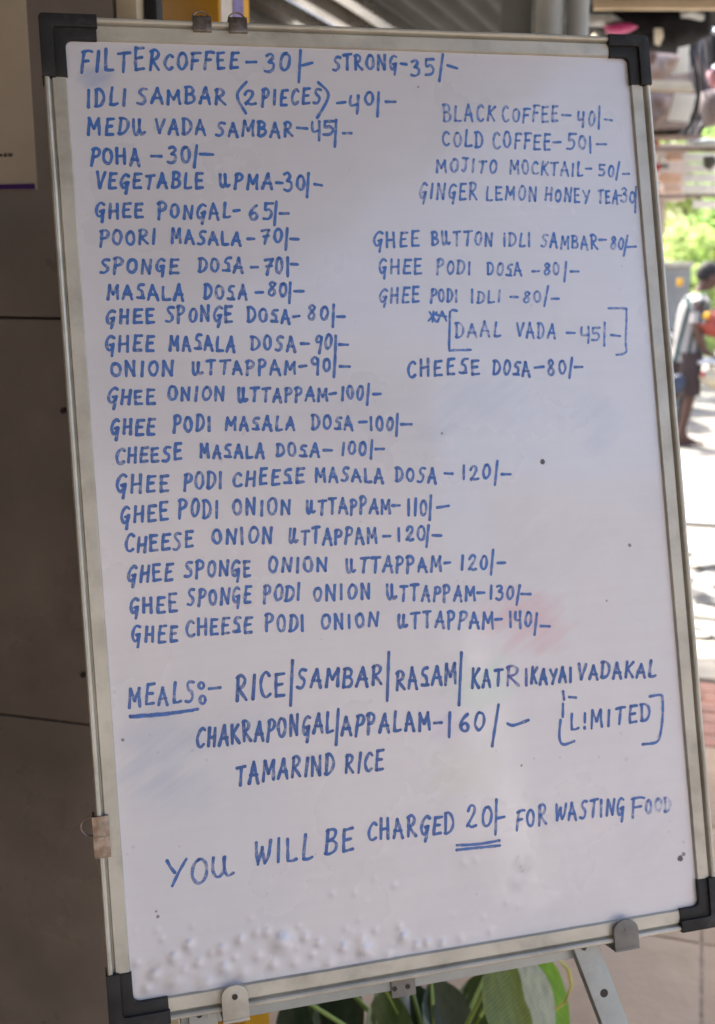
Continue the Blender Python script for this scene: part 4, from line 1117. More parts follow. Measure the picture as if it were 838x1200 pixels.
def put_leaf(a, tip, W_, mt, roll=0, curl=.15, fold=.2, seed=0, d0=1.55, d1=1.5, stem=True):
    """leaf from pixel a (its base) to pixel tip, at distances d0, d1"""
    A = at_dist(a[0], a[1], d0); T = at_dist(tip[0], tip[1], d1)
    L_ = (T - A).length
    y = (T - A).normalized()
    view = (Vector((0, 0, CAM_Z)) - A).normalized()
    z = (view - y * view.dot(y)).normalized()
    z = Matrix.Rotation(R(roll), 3, y) @ z
    x = y.cross(z)
    m = leaf_mesh(L_, W_, curl, fold, seed=seed)
    o = m.done('leaf', mt, pl, angle=80)
    o.matrix_basis = PLI @ Matrix(((x.x, y.x, z.x, A.x), (x.y, y.y, z.y, A.y), (x.z, y.z, z.z, A.z), (0, 0, 0, 1)))
    if stem:
        c = Vector((base.x, base.y, .22))
        mid = (A + c) / 2 + Vector((0, -.02, .03))
        pts = [(PLI @ p) for p in (c, (c + mid) / 2 + Vector((0, 0, .01)), mid, (A + mid) / 2 + Vector((0, -.004, .004)), A)]
        MB().tube(pts, [.005, .0045, .004, .0035, .003], n=8).done('leaf_stem', M['stem'], pl)
    return o
put_leaf((592, 1112), (632, 1280), .060, LM[0], roll=-8, seed=1, d0=1.52, d1=1.40, curl=.05)
put_leaf((612, 1112), (672, 1222), .040, LM[1], roll=-25, seed=2, d0=1.66, d1=1.58, curl=.12, fold=.3)
put_leaf((505, 1148), (560, 1290), .052, LM[2], roll=-20, seed=3, d0=1.66, d1=1.6)
put_leaf((452, 1160), (470, 1300), .048, LM[3], roll=20, seed=4, d0=1.64, d1=1.56)
put_leaf((400, 1150), (380, 1290), .050, LM[2], roll=30, seed=5, d0=1.70, d1=1.62)
put_leaf((360, 1170), (330, 1300), .045, LM[3], roll=-10, seed=6, d0=1.72, d1=1.62)
put_leaf((440, 1165), (520, 1265), .040, LM[2], roll=-40, seed=7, d0=1.72, d1=1.66)
put_leaf((540, 1160), (480, 1290), .045, LM[2], roll=15, seed=8, d0=1.75, d1=1.7)
put_leaf((620, 1180), (640, 1300), .045, LM[3], roll=5, seed=9, d0=1.66, d1=1.58)
put_leaf((430, 1220), (400, 1330), .045, LM[1], roll=-10, seed=10, d0=1.55, d1=1.48)
put_leaf((500, 1240), (560, 1350), .050, LM[0], roll=10, seed=11, d0=1.55, d1=1.46)
put_leaf((380, 1130), (420, 1240), .05, LM[2], roll=10, seed=12, d0=1.80, d1=1.78)
put_leaf((470, 1120), (450, 1240), .05, LM[2], roll=-30, seed=13, d0=1.84, d1=1.8)
put_leaf((345, 1165), (352, 1290), .040, LM[2], roll=25, seed=14, d0=1.60, d1=1.52)
put_leaf((480, 1150), (498, 1280), .045, LM[2], roll=-25, seed=15, d0=1.70, d1=1.62)
put_leaf((570, 1140), (530, 1275), .045, LM[3], roll=25, seed=16, d0=1.74, d1=1.66)
# pale dried stalk that curls up on the right
pts = [PLI @ at_dist(px, py, 1.56) for (px, py) in ((640, 1190), (662, 1175), (670, 1155), (666, 1136), (655, 1124))]
MB().tube(pts, [.0026, .0026, .0028, .003, .0024], n=8).done('dry_stalk', mat('dry_stalk', (.50, .46, .10), rough=.5), pl)

# ------------------------------------------------------------------ stall front across the street side
M['ply'] = mat('weathered_board', (.30, .235, .20), rough=.85, var=.2, vscale=9, col2=(.22, .17, .155), mscale=7)
M['cream_wood'] = mat('cream_wood', (.55, .46, .32), rough=.6, var=.12, vscale=9)
M['dark_cloth'] = mat('dark_cloth', (.006, .006, .009), rough=.9, var=.4, vscale=10)
M['rag'] = mat('brown_rag', (.33, .25, .22), rough=.95, var=.25, vscale=11, bump=.01, bscale=18)
M['paper'] = mat('white_paper', (.82, .80, .73), rough=.7, var=.06, vscale=9, trans=.75)
M['magenta'] = mat('magenta_wrap', (.42, .03, .17), rough=.4, var=.2, vscale=20)
M['cable'] = mat('black_cable', (.018, .018, .022), rough=.6)
M['cable_grey'] = mat('grey_cable', (.16, .15, .17), rough=.6, var=.2)
M['slat'] = mat('white_slat', (.82, .81, .78), rough=.5, var=.05, vscale=7, trans=.6)
M['pink_wall'] = mat('pale_pink_render', (.60, .50, .44), rough=.85, var=.1, vscale=4)
M['red'] = mat('red_plastic', (.45, .05, .04), rough=.45, var=.1)
M['peach'] = mat('peach_card', (.62, .42, .30), rough=.7, var=.15, vscale=9)
M['ceramic'] = mat('white_glaze', (.82, .82, .78), rough=.25)
D0 = 6.2
def P6(px, py, d=D0): return at_dist(px, py, d)
def panel(name, px0, py0, px1, py1, d, th, mt, parent=None, bevel=.004, skew=0.0):
    """upright board filling the photo rectangle at distance d"""
    a, b = at_dist(px0, py0, d), at_dist(px1, py1, d)
    if name == 'corner_post': b.x = at_dist(px1, py0, d).x
    c = (a + b) / 2
    o = MB().box((0, 0, 0), (abs(b.x - a.x), th, abs(a.z - b.z)), bevel=bevel).done(name, mt, None)
    if parent is not None:
        o.parent = parent; c = c - parent.location
    o.location = c; o.rotation_euler = (0, skew, 0)
    return o

st = thing('street_kiosk', 'cluttered open kiosk front with shelves and rails right of the whiteboard', 'kiosk', loc=at_dist(800, 600, D0 + .3) * Vector((1, 1, 0)) if False else Vector((at_dist(800, 100, D0).x, D0 + .3, STREET)))
panel('rear_board', 690, -60, 822, 165, D0 + .55, .03, M['ply'], st)
panel('rear_board', 750, 168, 802, 236, D0 + .55, .03, M['pink_wall'], st)
panel('cross_beam', 700, 95, 813, 106, D0 + .15, .08, M['cream_wood'], st, skew=R(1.5))
panel('shelf_edge', 700, 152, 808, 156, D0 + .1, .35, M['ply'], st, skew=R(-2))
panel('shelf_edge', 700, 160, 806, 162.5, D0 + .2, .25, M['ply'], st, skew=R(-1.2))
panel('cross_beam', 690, 173, 870, 177.5, D0, .10, M['ply'], st)
panel('cross_beam', 690, 228, 900, 232, D0, .08, M['ply'], st, skew=R(-1))
panel('corner_post', 700, -60, 712, 505, D0 + .3, .1, M['cream_wood'], st)
panel('corner_post', 764, 234, 778, 512, D0 + .25, .1, M['pink_wall'], st)
panel('corner_post', 900, -80, 912, 512, D0 + .3, .1, M['cream_wood'], st)
# white blind slats
y = 179.5
k = 0
while y < 228:
    panel('blind_slat', 800, y, 900, y + 10.5, D0 + .12, .012, M['slat'], st, skew=R(rnd.uniform(-.5, .5)))
    y += 12.2; k += 1
panel('blind_slat', 804, 164, 900, 172, D0 + .12, .012, M['slat'], st)
panel('blind_slat', 812, 236, 900, 245, D0 + .12, .012, M['slat'], st, skew=R(1.2))
# goods on the shelves
def good(name, label, cat, px, py, rx, ry, mt, d=D0 + .25, kind='sph', group=None):
    p = at_dist(px, py, d); s = d / F_PX * 1.03
    m = MB()
    if kind == 'sph':
        m.sph((0, 0, 0), (rx * s, rx * s * .8, ry * s), 18, 12)
        for v in m.bm.verts: v.co += v.co.normalized() * (.08 * rx * s) * noise.noise(v.co * 30)
    else:
        m.box((0, 0, 0), (2 * rx * s, 1.4 * rx * s, 2 * ry * s), bevel=min(rx, ry) * s * .3)
    o = m.done(name, mt); o.location = p
    return tag(o, label, cat, group)
good('glazed_bowl', 'left one of two small white bowls on the kiosk shelf', 'bowl', 765, 186, 4.5, 4.5, M['ceramic'], group='white bowls on the kiosk shelf')
good('glazed_bowl', 'right one of two small white bowls on the kiosk shelf', 'bowl', 776, 186, 5, 5, M['ceramic'], group='white bowls on the kiosk shelf')
good('red_box', 'small red box under the two white bowls', 'box', 768, 196, 5, 3.5, M['red'], kind='box')
good('red_box', 'faded red box on the rail above the two white bowls', 'box', 767, 168, 5, 3.2, mat('faded_red', (.50, .26, .22), rough=.7), kind='box')
good('paper_cup', 'tiny white cup at the bottom of the kiosk shelves', 'cup', 772, 217, 3.8, 4, M['ceramic'])
good('card_box', 'peach cardboard box right of the white bowls', 'box', 791, 183, 9, 5, M['peach'], kind='box')
good('card_box', 'pale peach carton below the red box', 'box', 783, 209, 13, 5, M['peach'], kind='box', d=D0 + .4)
good('card_box', 'pinkish carton on the lowest kiosk shelf', 'box', 786, 222, 9, 4, mat('pink_card', (.62, .47, .40), rough=.8), kind='box', d=D0 + .4)
good('metal_tin', 'dark grey tin beside the red box', 'tin', 779, 195, 4, 2.5, M['steel'], kind='box')

# papers pinned up
def sheet(label, pts, d, mt, th=.004):
    P_ = [at_dist(px, py, d) for px, py in pts]
    c = sum(P_, Vector()) / len(P_)
    m = MB(); m.prism([((p - c).x, (p - c).z) for p in P_], -th / 2, th / 2)
    m.xf(Matrix.Rotation(R(90), 4, 'X'))
    # slight curl
    o = m.done('paper_notice', mt); o.location = c
    return tag(o, label, 'notice')
sheet('bright white paper hanging beside the dark cloth at the top right', [(796, 52), (812, 48), (813, 84), (786, 88), (793, 70)], D0 + .3, M['paper'])
sheet('large white paper notice below the cream beam', [(791, 109), (819, 111), (811, 143), (782, 141)], D0 + .3, M['paper'])
# framed sign hanging over the kiosk
sg = thing('hanging_sign', 'cream framed board whose lower edge hangs at the top right corner', 'sign', loc=at_dist(780, -6, 4.5))
a = at_dist(697, -19, 4.5); b_ = at_dist(900, 11, 4.5)
w_, h_ = b_.x - a.x, a.z - b_.z
cx_ = (a.x + b_.x) / 2 - sg.location.x; cz_ = (a.z + b_.z) / 2 - sg.location.z
MB().box((cx_, .015, cz_), (w_ - .01, .02, h_ - .01)).done('sign_panel', mat('sign_face', (.60, .55, .46), rough=.6, var=.06), sg)
for (x_, z_, ww, hh) in ((cx_, cz_ - h_ / 2 + .016, w_, .034), (cx_, cz_ + h_ / 2 - .016, w_, .034), (cx_ - w_ / 2 + .017, cz_, .034, max(.02, h_ - .07)), (cx_ + w_ / 2 - .017, cz_, .034, max(.02, h_ - .07))):
    MB().box((x_, 0, z_), (ww, .04, hh), bevel=.005).done('sign_frame', M['cream_wood'], sg)
MB().box((cx_, .004, cz_ - h_ / 2 + .040), (w_ - .14, .02, .006), bevel=.002).done('inner_bead', M['ply'], sg)
for x_ in (cx_ - w_ / 2 + .1, cx_ + w_ / 2 - .1):
    MB().cyl((x_, .01, cz_ + h_ / 2 - .005), (x_, .01, cz_ + h_ / 2 + .02), .004, n=8).done('hanging_wire', M['cable'], sg)

# dark tarpaulin bundle under the sign
def lump(name, outline, d, depth, mt, label, cat, seed=0, amp=.02):
    P_ = [at_dist(px, py, d) for px, py in outline]
    c = sum(P_, Vector()) / len(P_)
    m = MB()
    n = 6
    loops = []
    for i, (f, yy) in enumerate(((.0, -.5), (.55, -.46), (.85, -.28), (1.0, 0), (.85, .28), (.5, .46), (.0, .5))):
        ring = []
        for p in P_:
            q = (p - c)
            nz_ = noise.noise(Vector((q.x * 9 + seed, q.z * 9, yy * 3)))
            ring.append(Vector((q.x * max(f, .02), yy * depth + amp * nz_, q.z * max(f, .02))))
        loops.append(ring)
    m.loft(loops)
    bmesh.ops.subdivide_edges(m.bm, edges=m.bm.edges[:], cuts=1, use_grid_fill=True, smooth=.6)
    for v in m.bm.verts: v.co += Vector((0, 1, .3)) * amp * noise.noise(v.co * 14 + Vector((seed, 0, 0)))
    o = m.done(name, mt, angle=80); o.location = c
    return tag(o, label, cat)
lump('tarpaulin', [(688, 4), (740, 6), (800, 5), (832, 8), (834, 42), (812, 52), (796, 56), (794, 64), (770, 60), (745, 62), (722, 45), (700, 36), (688, 30)], 4.8, .2, M['dark_cloth'],
     'rolled black tarpaulin hanging under the cream framed sign', 'tarpaulin', 3)
lump('plastic_bag', [(707, 31), (720, 28), (738, 28), (748, 32), (738, 38), (722, 41), (710, 38)], 4.6, .10, M['magenta'], 'crumpled magenta wrapper above the top right corner of the whiteboard', 'wrapper', 5, .01)
lump('plastic_bag', [(767, 33), (775, 33), (777, 44), (773, 54), (768, 52)], 4.62, .06, M['paper'], 'small white bag hanging against the black tarpaulin', 'bag', 6, .006)
lump('grey_sheet', [(690, 16), (716, 15), (732, 27), (712, 31), (690, 30)], 4.62, .10, M['pipe'], 'folded grey sheet left of the black tarpaulin', 'sheet', 9, .01)
lump('grey_sheet', [(797, 12), (812, 10), (826, 18), (824, 24), (808, 20), (798, 20)], 4.6, .08, M['pipe'], 'thin grey scrap on top of the black tarpaulin', 'sheet', 10, .01)
lump('cloth_bundle', [(750, 64), (778, 62), (795, 66), (790, 80), (776, 94), (752, 96)], D0 + .3, .2, M['rag'], 'brown cloth bundle sitting on the cream beam', 'cloth', 12, .03)
lump('cloth_bundle', [(752, 108), (776, 109), (786, 114), (783, 138), (768, 150), (752, 150)], D0 + .4, .2, M['rag'], 'brown sacking hanging under the cream beam', 'cloth', 14, .03)

# bundle of cables
cb = thing('cable_bundle', 'thick tangle of black and grey cables hanging down beside the papers', 'cables', loc=at_dist(822, 60, 5.9))
O_ = cb.location
cr = random.Random(5)
for k in range(17):
    ox, od = cr.uniform(-12, 12), cr.uniform(-.2, .2)
    pts = []
    for (px, py) in ((822, -40), (824, 0), (822, 30), (820, 62), (823, 90), (826, 115), (816, 140), (808, 158)):
        f = 1 if py > 0 else .7
        pts.append(at_dist(px + ox * f + cr.uniform(-4, 4), py + cr.uniform(-3, 3), 5.9 + od) - O_)
    q = []
    for i in range(len(pts) - 1):
        for t in (0, .33, .66): q.append(pts[i].lerp(pts[i + 1], t))
    q.append(pts[-1])
    MB().tube(q, cr.uniform(.004, .012), n=7).done('cable', M['cable'] if k % 3 else M['cable_grey'], cb)
lump('plastic_bag', [(829, 84), (840, 78), (846, 92), (840, 106), (831, 100)], 5.7, .08, mat('pink_bag', (.50, .26, .30), rough=.6), 'dull pink bag behind the cables at the photo edge', 'bag', 21, .01)

# ------------------------------------------------------------------ trees, shrubs, low wall, house across the road
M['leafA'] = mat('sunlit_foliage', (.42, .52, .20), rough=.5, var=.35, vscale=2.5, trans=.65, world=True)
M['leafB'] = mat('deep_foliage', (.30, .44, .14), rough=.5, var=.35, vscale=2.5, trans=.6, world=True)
M['bark'] = mat('bark', (.14, .10, .07), rough=.95, var=.3, vscale=9, bump=.01)
def leafcloud(centers, n, size, seed):
    r = random.Random(seed); vs = []; fs = []
    for i in range(n):
        c, rad = centers[r.randrange(len(centers))]
        d = Vector((r.gauss(0, 1), r.gauss(0, 1), r.gauss(0, 1))).normalized() * rad * r.random() ** .45
        p = Vector(c) + d
        nrm = Vector((r.gauss(0, 1), r.gauss(0, 1), r.gauss(0, 1) + .6)).normalized()
        a = nrm.orthogonal().normalized(); a = Matrix.Rotation(r.uniform(0, 6.28), 3, nrm) @ a; b = nrm.cross(a)
        s = size * r.uniform(.6, 1.3); k = len(vs)
        vs += [p - a * s, p + b * s * .45 - nrm * s * .1, p + a * s, p - b * s * .45 - nrm * s * .1]
        fs.append((k, k + 1, k + 2, k + 3))
    me = bpy.data.meshes.new('crown'); me.from_pydata([tuple(v) for v in vs], [], fs)
    return me
def plant(name, label, cat, pos, h, w, n, size, mt, seed, trunk=.06, low=.1):
    r = random.Random(seed)
    t = thing(name, label, cat, loc=pos)
    cs = []
    for k in range(16):
        a = r.uniform(0, 6.28); q = r.random() ** .5
        cs.append(((w * .42 * q * math.cos(a), w * .42 * q * math.sin(a), h * r.uniform(low + .12, .9)), w * r.uniform(.13, .24)))
    o = link('crown', leafcloud(cs, n, size, seed), mt, t)
    m = MB(); m.tube([(0, 0, -.1), (.03 * w, 0, h * .3), (-.03 * w, .02, h * .6)], [trunk, trunk * .8, trunk * .45], n=9)
    for (c, _) in cs[:7]:
        z0 = min(h * .3, c[2] * .7); m.tube([(.02 * w, 0, z0), (c[0] * .5, c[1] * .5, (z0 + c[2]) / 2 + .05), c], [trunk * .45, trunk * .3, trunk * .1], n=6)
    m.done('trunk', M['bark'], t)
    return t
def G_(px, d): 
    p = at_dist(px, 300, d); return Vector((p.x, d, STREET))
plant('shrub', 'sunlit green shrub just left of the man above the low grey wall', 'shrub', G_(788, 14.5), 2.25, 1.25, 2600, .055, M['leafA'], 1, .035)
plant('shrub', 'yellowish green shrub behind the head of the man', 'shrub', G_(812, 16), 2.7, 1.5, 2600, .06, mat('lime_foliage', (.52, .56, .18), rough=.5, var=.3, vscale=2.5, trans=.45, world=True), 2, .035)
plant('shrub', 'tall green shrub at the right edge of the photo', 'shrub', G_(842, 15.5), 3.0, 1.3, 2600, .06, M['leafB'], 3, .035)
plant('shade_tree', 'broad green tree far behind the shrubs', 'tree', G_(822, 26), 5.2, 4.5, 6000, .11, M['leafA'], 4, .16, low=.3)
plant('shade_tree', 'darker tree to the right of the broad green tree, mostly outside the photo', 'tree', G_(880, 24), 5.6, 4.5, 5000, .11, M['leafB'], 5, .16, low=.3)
lw = thing('low_wall', 'low grey rendered wall in front of the shrubs', 'wall', loc=G_(760, 13.4))
a = at_dist(808, 300, 13.4); hgt = at_dist(800, 313, 13.4).z - STREET
MB().box((-1.6 + (a.x - lw.location.x) / 2 + .0, 0, hgt / 2), (3.2 + (a.x - lw.location.x), .2, hgt), bevel=.01).done('render', mat('grey_render', (.25, .24, .22), rough=.9, var=.2, vscale=3, bump=.004), lw)
MB().box((-1.6 + (a.x - lw.location.x) / 2, 0, hgt + .03), (3.24 + (a.x - lw.location.x), .26, .06), bevel=.01).done('coping', M['kerb'], lw)
good('traffic_marker', 'small yellow box on the pink post of the kiosk', 'box', 774, 285, 3, 6, M['yellow'], kind='box', d=D0 + .12)
good('yellow_container', 'yellow plastic can behind the shoulder of the man', 'can', 797, 331, 3, 4, M['yellow'], kind='box', d=13.0)

# ------------------------------------------------------------------ man walking past
PS = 10.65
foot = at_z(797, 521, STREET); PD = foot.y
SK = mat('brown_skin', (.085, .040, .028), rough=.55, var=.08, vscale=9)
HAIR = mat('black_hair', (.012, .010, .010), rough=.75, bump=.004, bscale=90)
SHORTS = mat('brown_shorts', (.05, .034, .034), rough=.9, var=.12, vscale=12, bump=.003, bscale=20)
SHOE = mat('brown_sandal', (.09, .05, .045), rough=.7)
shirt = mat('striped_shirt', (.27, .255, .245), rough=.9, var=.06)
nt = shirt.node_tree; N, L = nt.nodes, nt.links; b = N['Principled BSDF']
tc = N.new('ShaderNodeTexCoord'); sx = N.new('ShaderNodeSeparateXYZ'); L.new(tc.outputs['Object'], sx.inputs[0])
m1 = N.new('ShaderNodeMath'); m1.operation = 'MULTIPLY_ADD'; L.new(sx.outputs[2], m1.inputs[0]); m1.inputs[1].default_value = -.16; L.new(sx.outputs[0], m1.inputs[2])
m2 = N.new('ShaderNodeMath'); m2.operation = 'PINGPONG'; L.new(m1.outputs[0], m2.inputs[0]); m2.inputs[1].default_value = .042
m3 = N.new('ShaderNodeMath'); m3.operation = 'LESS_THAN'; L.new(m2.outputs[0], m3.inputs[0]); m3.inputs[1].default_value = .0145
mx = N.new('ShaderNodeMix'); mx.data_type = 'RGBA'; L.new(m3.outputs[0], mx.inputs[0]); mx.inputs[6].default_value = (.27, .255, .245, 1); mx.inputs[7].default_value = (.008, .03, .033, 1)
L.new(mx.outputs[2], b.inputs['Base Color'])
man = thing('person', 'man in white shirt with dark green stripes and brown shorts walking past', 'person', loc=(foot.x, foot.y, STREET))
# joints: x forward (to the right of the photo), y away from the camera, z up
J = {'pelvis': (.0, 0, .90), 'belly': (.02, 0, 1.03), 'chest': (.045, 0, 1.22), 'collar': (.06, 0, 1.37), 'neck': (.10, 0, 1.44), 'headb': (.135, 0, 1.51), 'headm': (.155, 0, 1.58), 'headt': (.15, 0, 1.65),
     'shN': (.055, -.17, 1.36), 'elN': (.02, -.215, 1.09), 'wrN': (.12, -.20, .90), 'haN': (.17, -.195, .875),
     'shF': (.06, .17, 1.36), 'elF': (.10, .23, 1.10), 'wrF': (.30, .20, 1.06), 'haF': (.36, .19, 1.08),
     'hiN': (.01, -.095, .86), 'knN': (.035, -.10, .48), 'anN': (-.035, -.10, .09), 'toN': (.13, -.115, .03),
     'hiF': (-.01, .095, .86), 'knF': (-.05, .10, .48), 'anF': (-.22, .10, .16), 'toF': (-.10, .11, .03), 'nose': (.235, 0, 1.575), 'heN': (-.075, -.10, .04)}
RADS = {'pelvis': (.13, .105), 'belly': (.12, .10), 'chest': (.135, .11), 'collar': (.09, .08), 'neck': (.052, .052), 'headb': (.07, .06), 'headm': (.09, .075), 'headt': (.06, .06), 'nose': (.012, .012),
        'shN': (.058, .058), 'elN': (.041, .041), 'wrN': (.028, .028), 'haN': (.034, .018), 'shF': (.058, .058), 'elF': (.041, .041), 'wrF': (.028, .028), 'haF': (.034, .018),
        'hiN': (.088, .088), 'knN': (.056, .056), 'anN': (.037, .037), 'toN': (.030, .022), 'hiF': (.088, .088), 'knF': (.056, .056), 'anF': (.037, .037), 'toF': (.03, .022), 'heN': (.03, .03)}
E_ = [('pelvis', 'belly'), ('belly', 'chest'), ('chest', 'collar'), ('collar', 'neck'), ('neck', 'headb'), ('headb', 'headm'), ('headm', 'headt'), ('chest', 'shN'), ('shN', 'elN'), ('elN', 'wrN'), ('wrN', 'haN'),
      ('chest', 'shF'), ('shF', 'elF'), ('elF', 'wrF'), ('wrF', 'haF'), ('pelvis', 'hiN'), ('hiN', 'knN'), ('knN', 'anN'), ('anN', 'toN'), ('anN', 'heN'), ('pelvis', 'hiF'), ('hiF', 'knF'), ('knF', 'anF'), ('anF', 'toF')]
names = [n for n in J if n != 'nose']
vs = [Vector(J[n]) for n in names]; rads = [RADS[n] for n in names]
es = [(names.index(a), names.index(b)) for a, b in E_]
# five fingers on each hand
for hand, dirv in (('haN', Vector((.8, 0, -.35))), ('haF', Vector((.95, 0, .1)))):
    hb = Vector(J[hand]); dirv = dirv.normalized()
    for k in range(4):
        o = Vector((0, (k - 1.5) * .019, 0)); ln = (.062, .072, .068, .052)[k]
        i0 = len(vs)
        vs += [hb + o + dirv * .035, hb + o + dirv * (.035 + ln * .55) + Vector((0, 0, -.006)), hb + o + dirv * (.03 + ln) + Vector((-.004, 0, -.024))]
        rads += [(.0095, .0095), (.0085, .0085), (.0075, .0075)]
        es += [(names.index(hand), i0), (i0, i0 + 1), (i0 + 1, i0 + 2)]
    i0 = len(vs)
    vs += [hb + Vector((0, -.035, 0)) * (1 if hand == 'haN' else -1) + dirv * .01, hb + Vector((0, -.052, 0)) * (1 if hand == 'haN' else -1) + dirv * .045]
    rads += [(.0105, .0105), (.009, .009)]
    es += [(names.index(hand), i0), (i0, i0 + 1)]
me = bpy.data.meshes.new('body'); me.from_pydata([tuple(v) for v in vs], es, [])
body = link('body', me, SK, man)
sk = body.modifiers.new('skin', 'SKIN')
for i, r_ in enumerate(rads):
    me.skin_vertices[0].data[i].radius = r_
me.skin_vertices[0].data[0].use_root = True
ss = body.modifiers.new('sub', 'SUBSURF'); ss.levels = 2; ss.render_levels = 2
# head: skull shaped ellipsoid with jaw, nose, brow, ears
hd = MB(); hd.sph((0, 0, 0), (.098, .077, .118), 28, 20)
for v in hd.bm.verts:
    x, y, z = v.co
    if z < -.02:
        v.co.y *= 1 - .35 * min(1, (-z - .02) / .09); v.co.x = v.co.x * (1 - .10 * min(1, (-z) / .1)) + .018 * min(1, -z / .1)
    if x > .06 and abs(y) < .018 and -.045 < z < .015: v.co.x += .022 * (1 - abs(y) / .018) * (1 - abs(z + .025) / .03 if abs(z + .025) < .03 else .1)
    if x > .05 and abs(z - .022) < .014 and abs(y) < .05: v.co.x += .004
    if x > .05 and -.075 < z < -.05 and abs(y) < .03: v.co.x += .007
for s in (-1, 1):
    hd.sph((-.008, s * .078, -.008), (.020, .008, .030), 12, 8)
head = hd.done('head', SK, man, angle=60); head.location = (.165, 0, 1.575); head.rotation_euler = (0, R(8), 0)
for s in (-1, 1):
    MB().sph((.083, s * .030, .008), (.010, .013, .008), 12, 8).done('eye', M['ceramic'], head)
    MB().sph((.091, s * .031, .008), (.004, .005, .005), 10, 6).done('pupil', M['print'], head)
MB().sph((.095, 0, -.062), (.010, .024, .006), 12, 8).done('mouth', mat('lips', (.16, .05, .045), rough=.5), head)
hr = MB(); hr.sph((-.012, 0, .018), (.108, .088, .118), 26, 18)
bmesh.ops.delete(hr.bm, geom=[v for v in hr.bm.verts if v.co.z < -.055 or (v.co.x > .045 and v.co.z < .062) or (v.co.x > -.0 and v.co.z < .0)], context='VERTS')
for v in hr.bm.verts: v.co += v.co.normalized() * .012 * noise.noise(v.co * 45)
bmesh.ops.solidify(hr.bm, geom=hr.bm.faces[:], thickness=.01)
hr.done('hair', HAIR, head, angle=80)
# shirt
s_ = MB()
s_.loft([((.005, 0, .80), .150, .180), ((.008, 0, .86), .148, .178), ((.018, 0, .98), .135, .168), ((.032, 0, 1.10), .138, .172), ((.045, 0, 1.22), .142, .188), ((.052, 0, 1.31), .128, .196), ((.062, 0, 1.37), .102, .165), ((.078, 0, 1.405), .078, .105), ((.092, 0, 1.425), .064, .070)])
for v in s_.bm.verts: v.co += Vector((v.co.x, v.co.y, 0)).normalized() * .008 * noise.noise(v.co * 9)
bmesh.ops.subdivide_edges(s_.bm, edges=s_.bm.edges[:], cuts=1, use_grid_fill=True, smooth=.5)
s_.done('shirt', shirt, man, angle=70)
MB().tube([(.06, -.13, 1.375), (.052, -.185, 1.33), (.038, -.215, 1.24), (.025, -.225, 1.155)], [.062, .080, .078, .074], n=16).done('sleeve', shirt, man, angle=60)
MB().tube([(.065, .13, 1.375), (.065, .185, 1.33), (.078, .215, 1.24), (.095, .23, 1.155)], [.062, .080, .078, .074], n=16).done('sleeve', shirt, man, angle=60)
c_ = MB().tube([(.092 + .066 * math.cos(R(a)), .070 * math.sin(R(a)), 1.425 + .012 * math.cos(R(a))) for a in range(0, 361, 20)], .014, n=8, caps=False).done('collar', mat('green_collar', (.25, .36, .10), rough=.8), man)
# shorts
sh = MB()
sh.loft([((.0, 0, .78), .125, .165), ((.0, 0, .85), .128, .170), ((.0, 0, .93), .122, .160)])
for sgn, hp, kp in ((-1, J['hiN'], J['knN']), (1, J['hiF'], J['knF'])):
    h0, k0 = Vector(hp), Vector(kp)
    sh.tube([h0 + Vector((0, 0, .03)), h0.lerp(k0, .35), h0.lerp(k0, .7), h0.lerp(k0, .98)], [.108, .104, .096, .094], n=18)
sh.done('shorts', SHORTS, man, angle=60)
# sandals
for an, to in (('anN', 'toN'), ('anF', 'toF')):
    A1, T1 = Vector(J[an]), Vector(J[to])
    heel = Vector((A1.x - .05, A1.y, max(.02, A1.z - .08)))
    d = (T1 - heel); m = MB()
    m.tube([heel, heel + d * .5, T1 + d.normalized() * .05], [.040, .046, .036], n=12, flat=.42)
    m.done('sandal', SHOE, man, angle=60)
tag(lump('dark_bag', [(786, 440), (798, 438), (804, 446), (801, 458), (792, 463), (785, 456)], PD - .22, .10, mat('navy_bag', (.035, .045, .075), rough=.6, var=.3), 'small navy bag hanging beside the shorts of the walking man', 'bag', 31, .006), 'small navy bag hanging beside the shorts of the walking man')
print('man at', foot, 'height px check')

# ------------------------------------------------------------------ scooter at the right edge (tail towards the camera-left)
sp_ = at_dist(868, 502, 10.3)
sct = thing('parked_scooter', 'cream scooter cut off by the right edge of the photo, only its tail in view', 'scooter', loc=(sp_.x, 10.3, STREET))
CRM = mat('cream_paint', (.48, .42, .30), rough=.35, coat=.4, var=.06)
BLK = mat('tyre_rubber', (.02, .02, .02), rough=.8)
CHR = mat('dull_chrome', (.45, .47, .50), rough=.3, metal=.8)
def wheel(x, parent):
    w_ = MB(); pts = [(x + .20 * math.cos(R(a)), 0, .24 + .20 * math.sin(R(a))) for a in range(0, 361, 15)]
    w_.tube(pts, .045, n=10, caps=False, up=(0, 1, 0))
    o = w_.done('wheel', BLK, parent)
    MB().cyl((x, -.04, .24), (x, .04, .24), .13, n=24).done('rim', CHR, o)
wheel(.12, sct); wheel(1.32, sct)
tl = MB()
tl.loft([[Vector((x, y * w, z0 + zz * h)) for (y, zz) in ((-1, 0), (-.9, .6), (-.5, 1), (.5, 1), (.9, .6), (1, 0), (.6, -.5), (-.6, -.5))] for (x, w, z0, h) in
         ((-.42, .04, .66, .03), (-.34, .10, .63, .10), (-.15, .15, .58, .16), (.10, .18, .55, .18), (.35, .18, .53, .19), (.52, .14, .50, .16))])
tl.done('tail_body', CRM, sct, angle=50)
MB().box((.12, 0, .76), (.72, .25, .09), bevel=.03, seg=3).done('seat', BLK, sct)
MB().box((.72, 0, .30), (.55, .34, .06), bevel=.02).done('floorboard', CRM, sct)
MB().box((1.02, 0, .62), (.05, .38, .66), Matrix.Rotation(R(-12), 3, 'Y'), bevel=.02).done('leg_shield', CRM, sct)
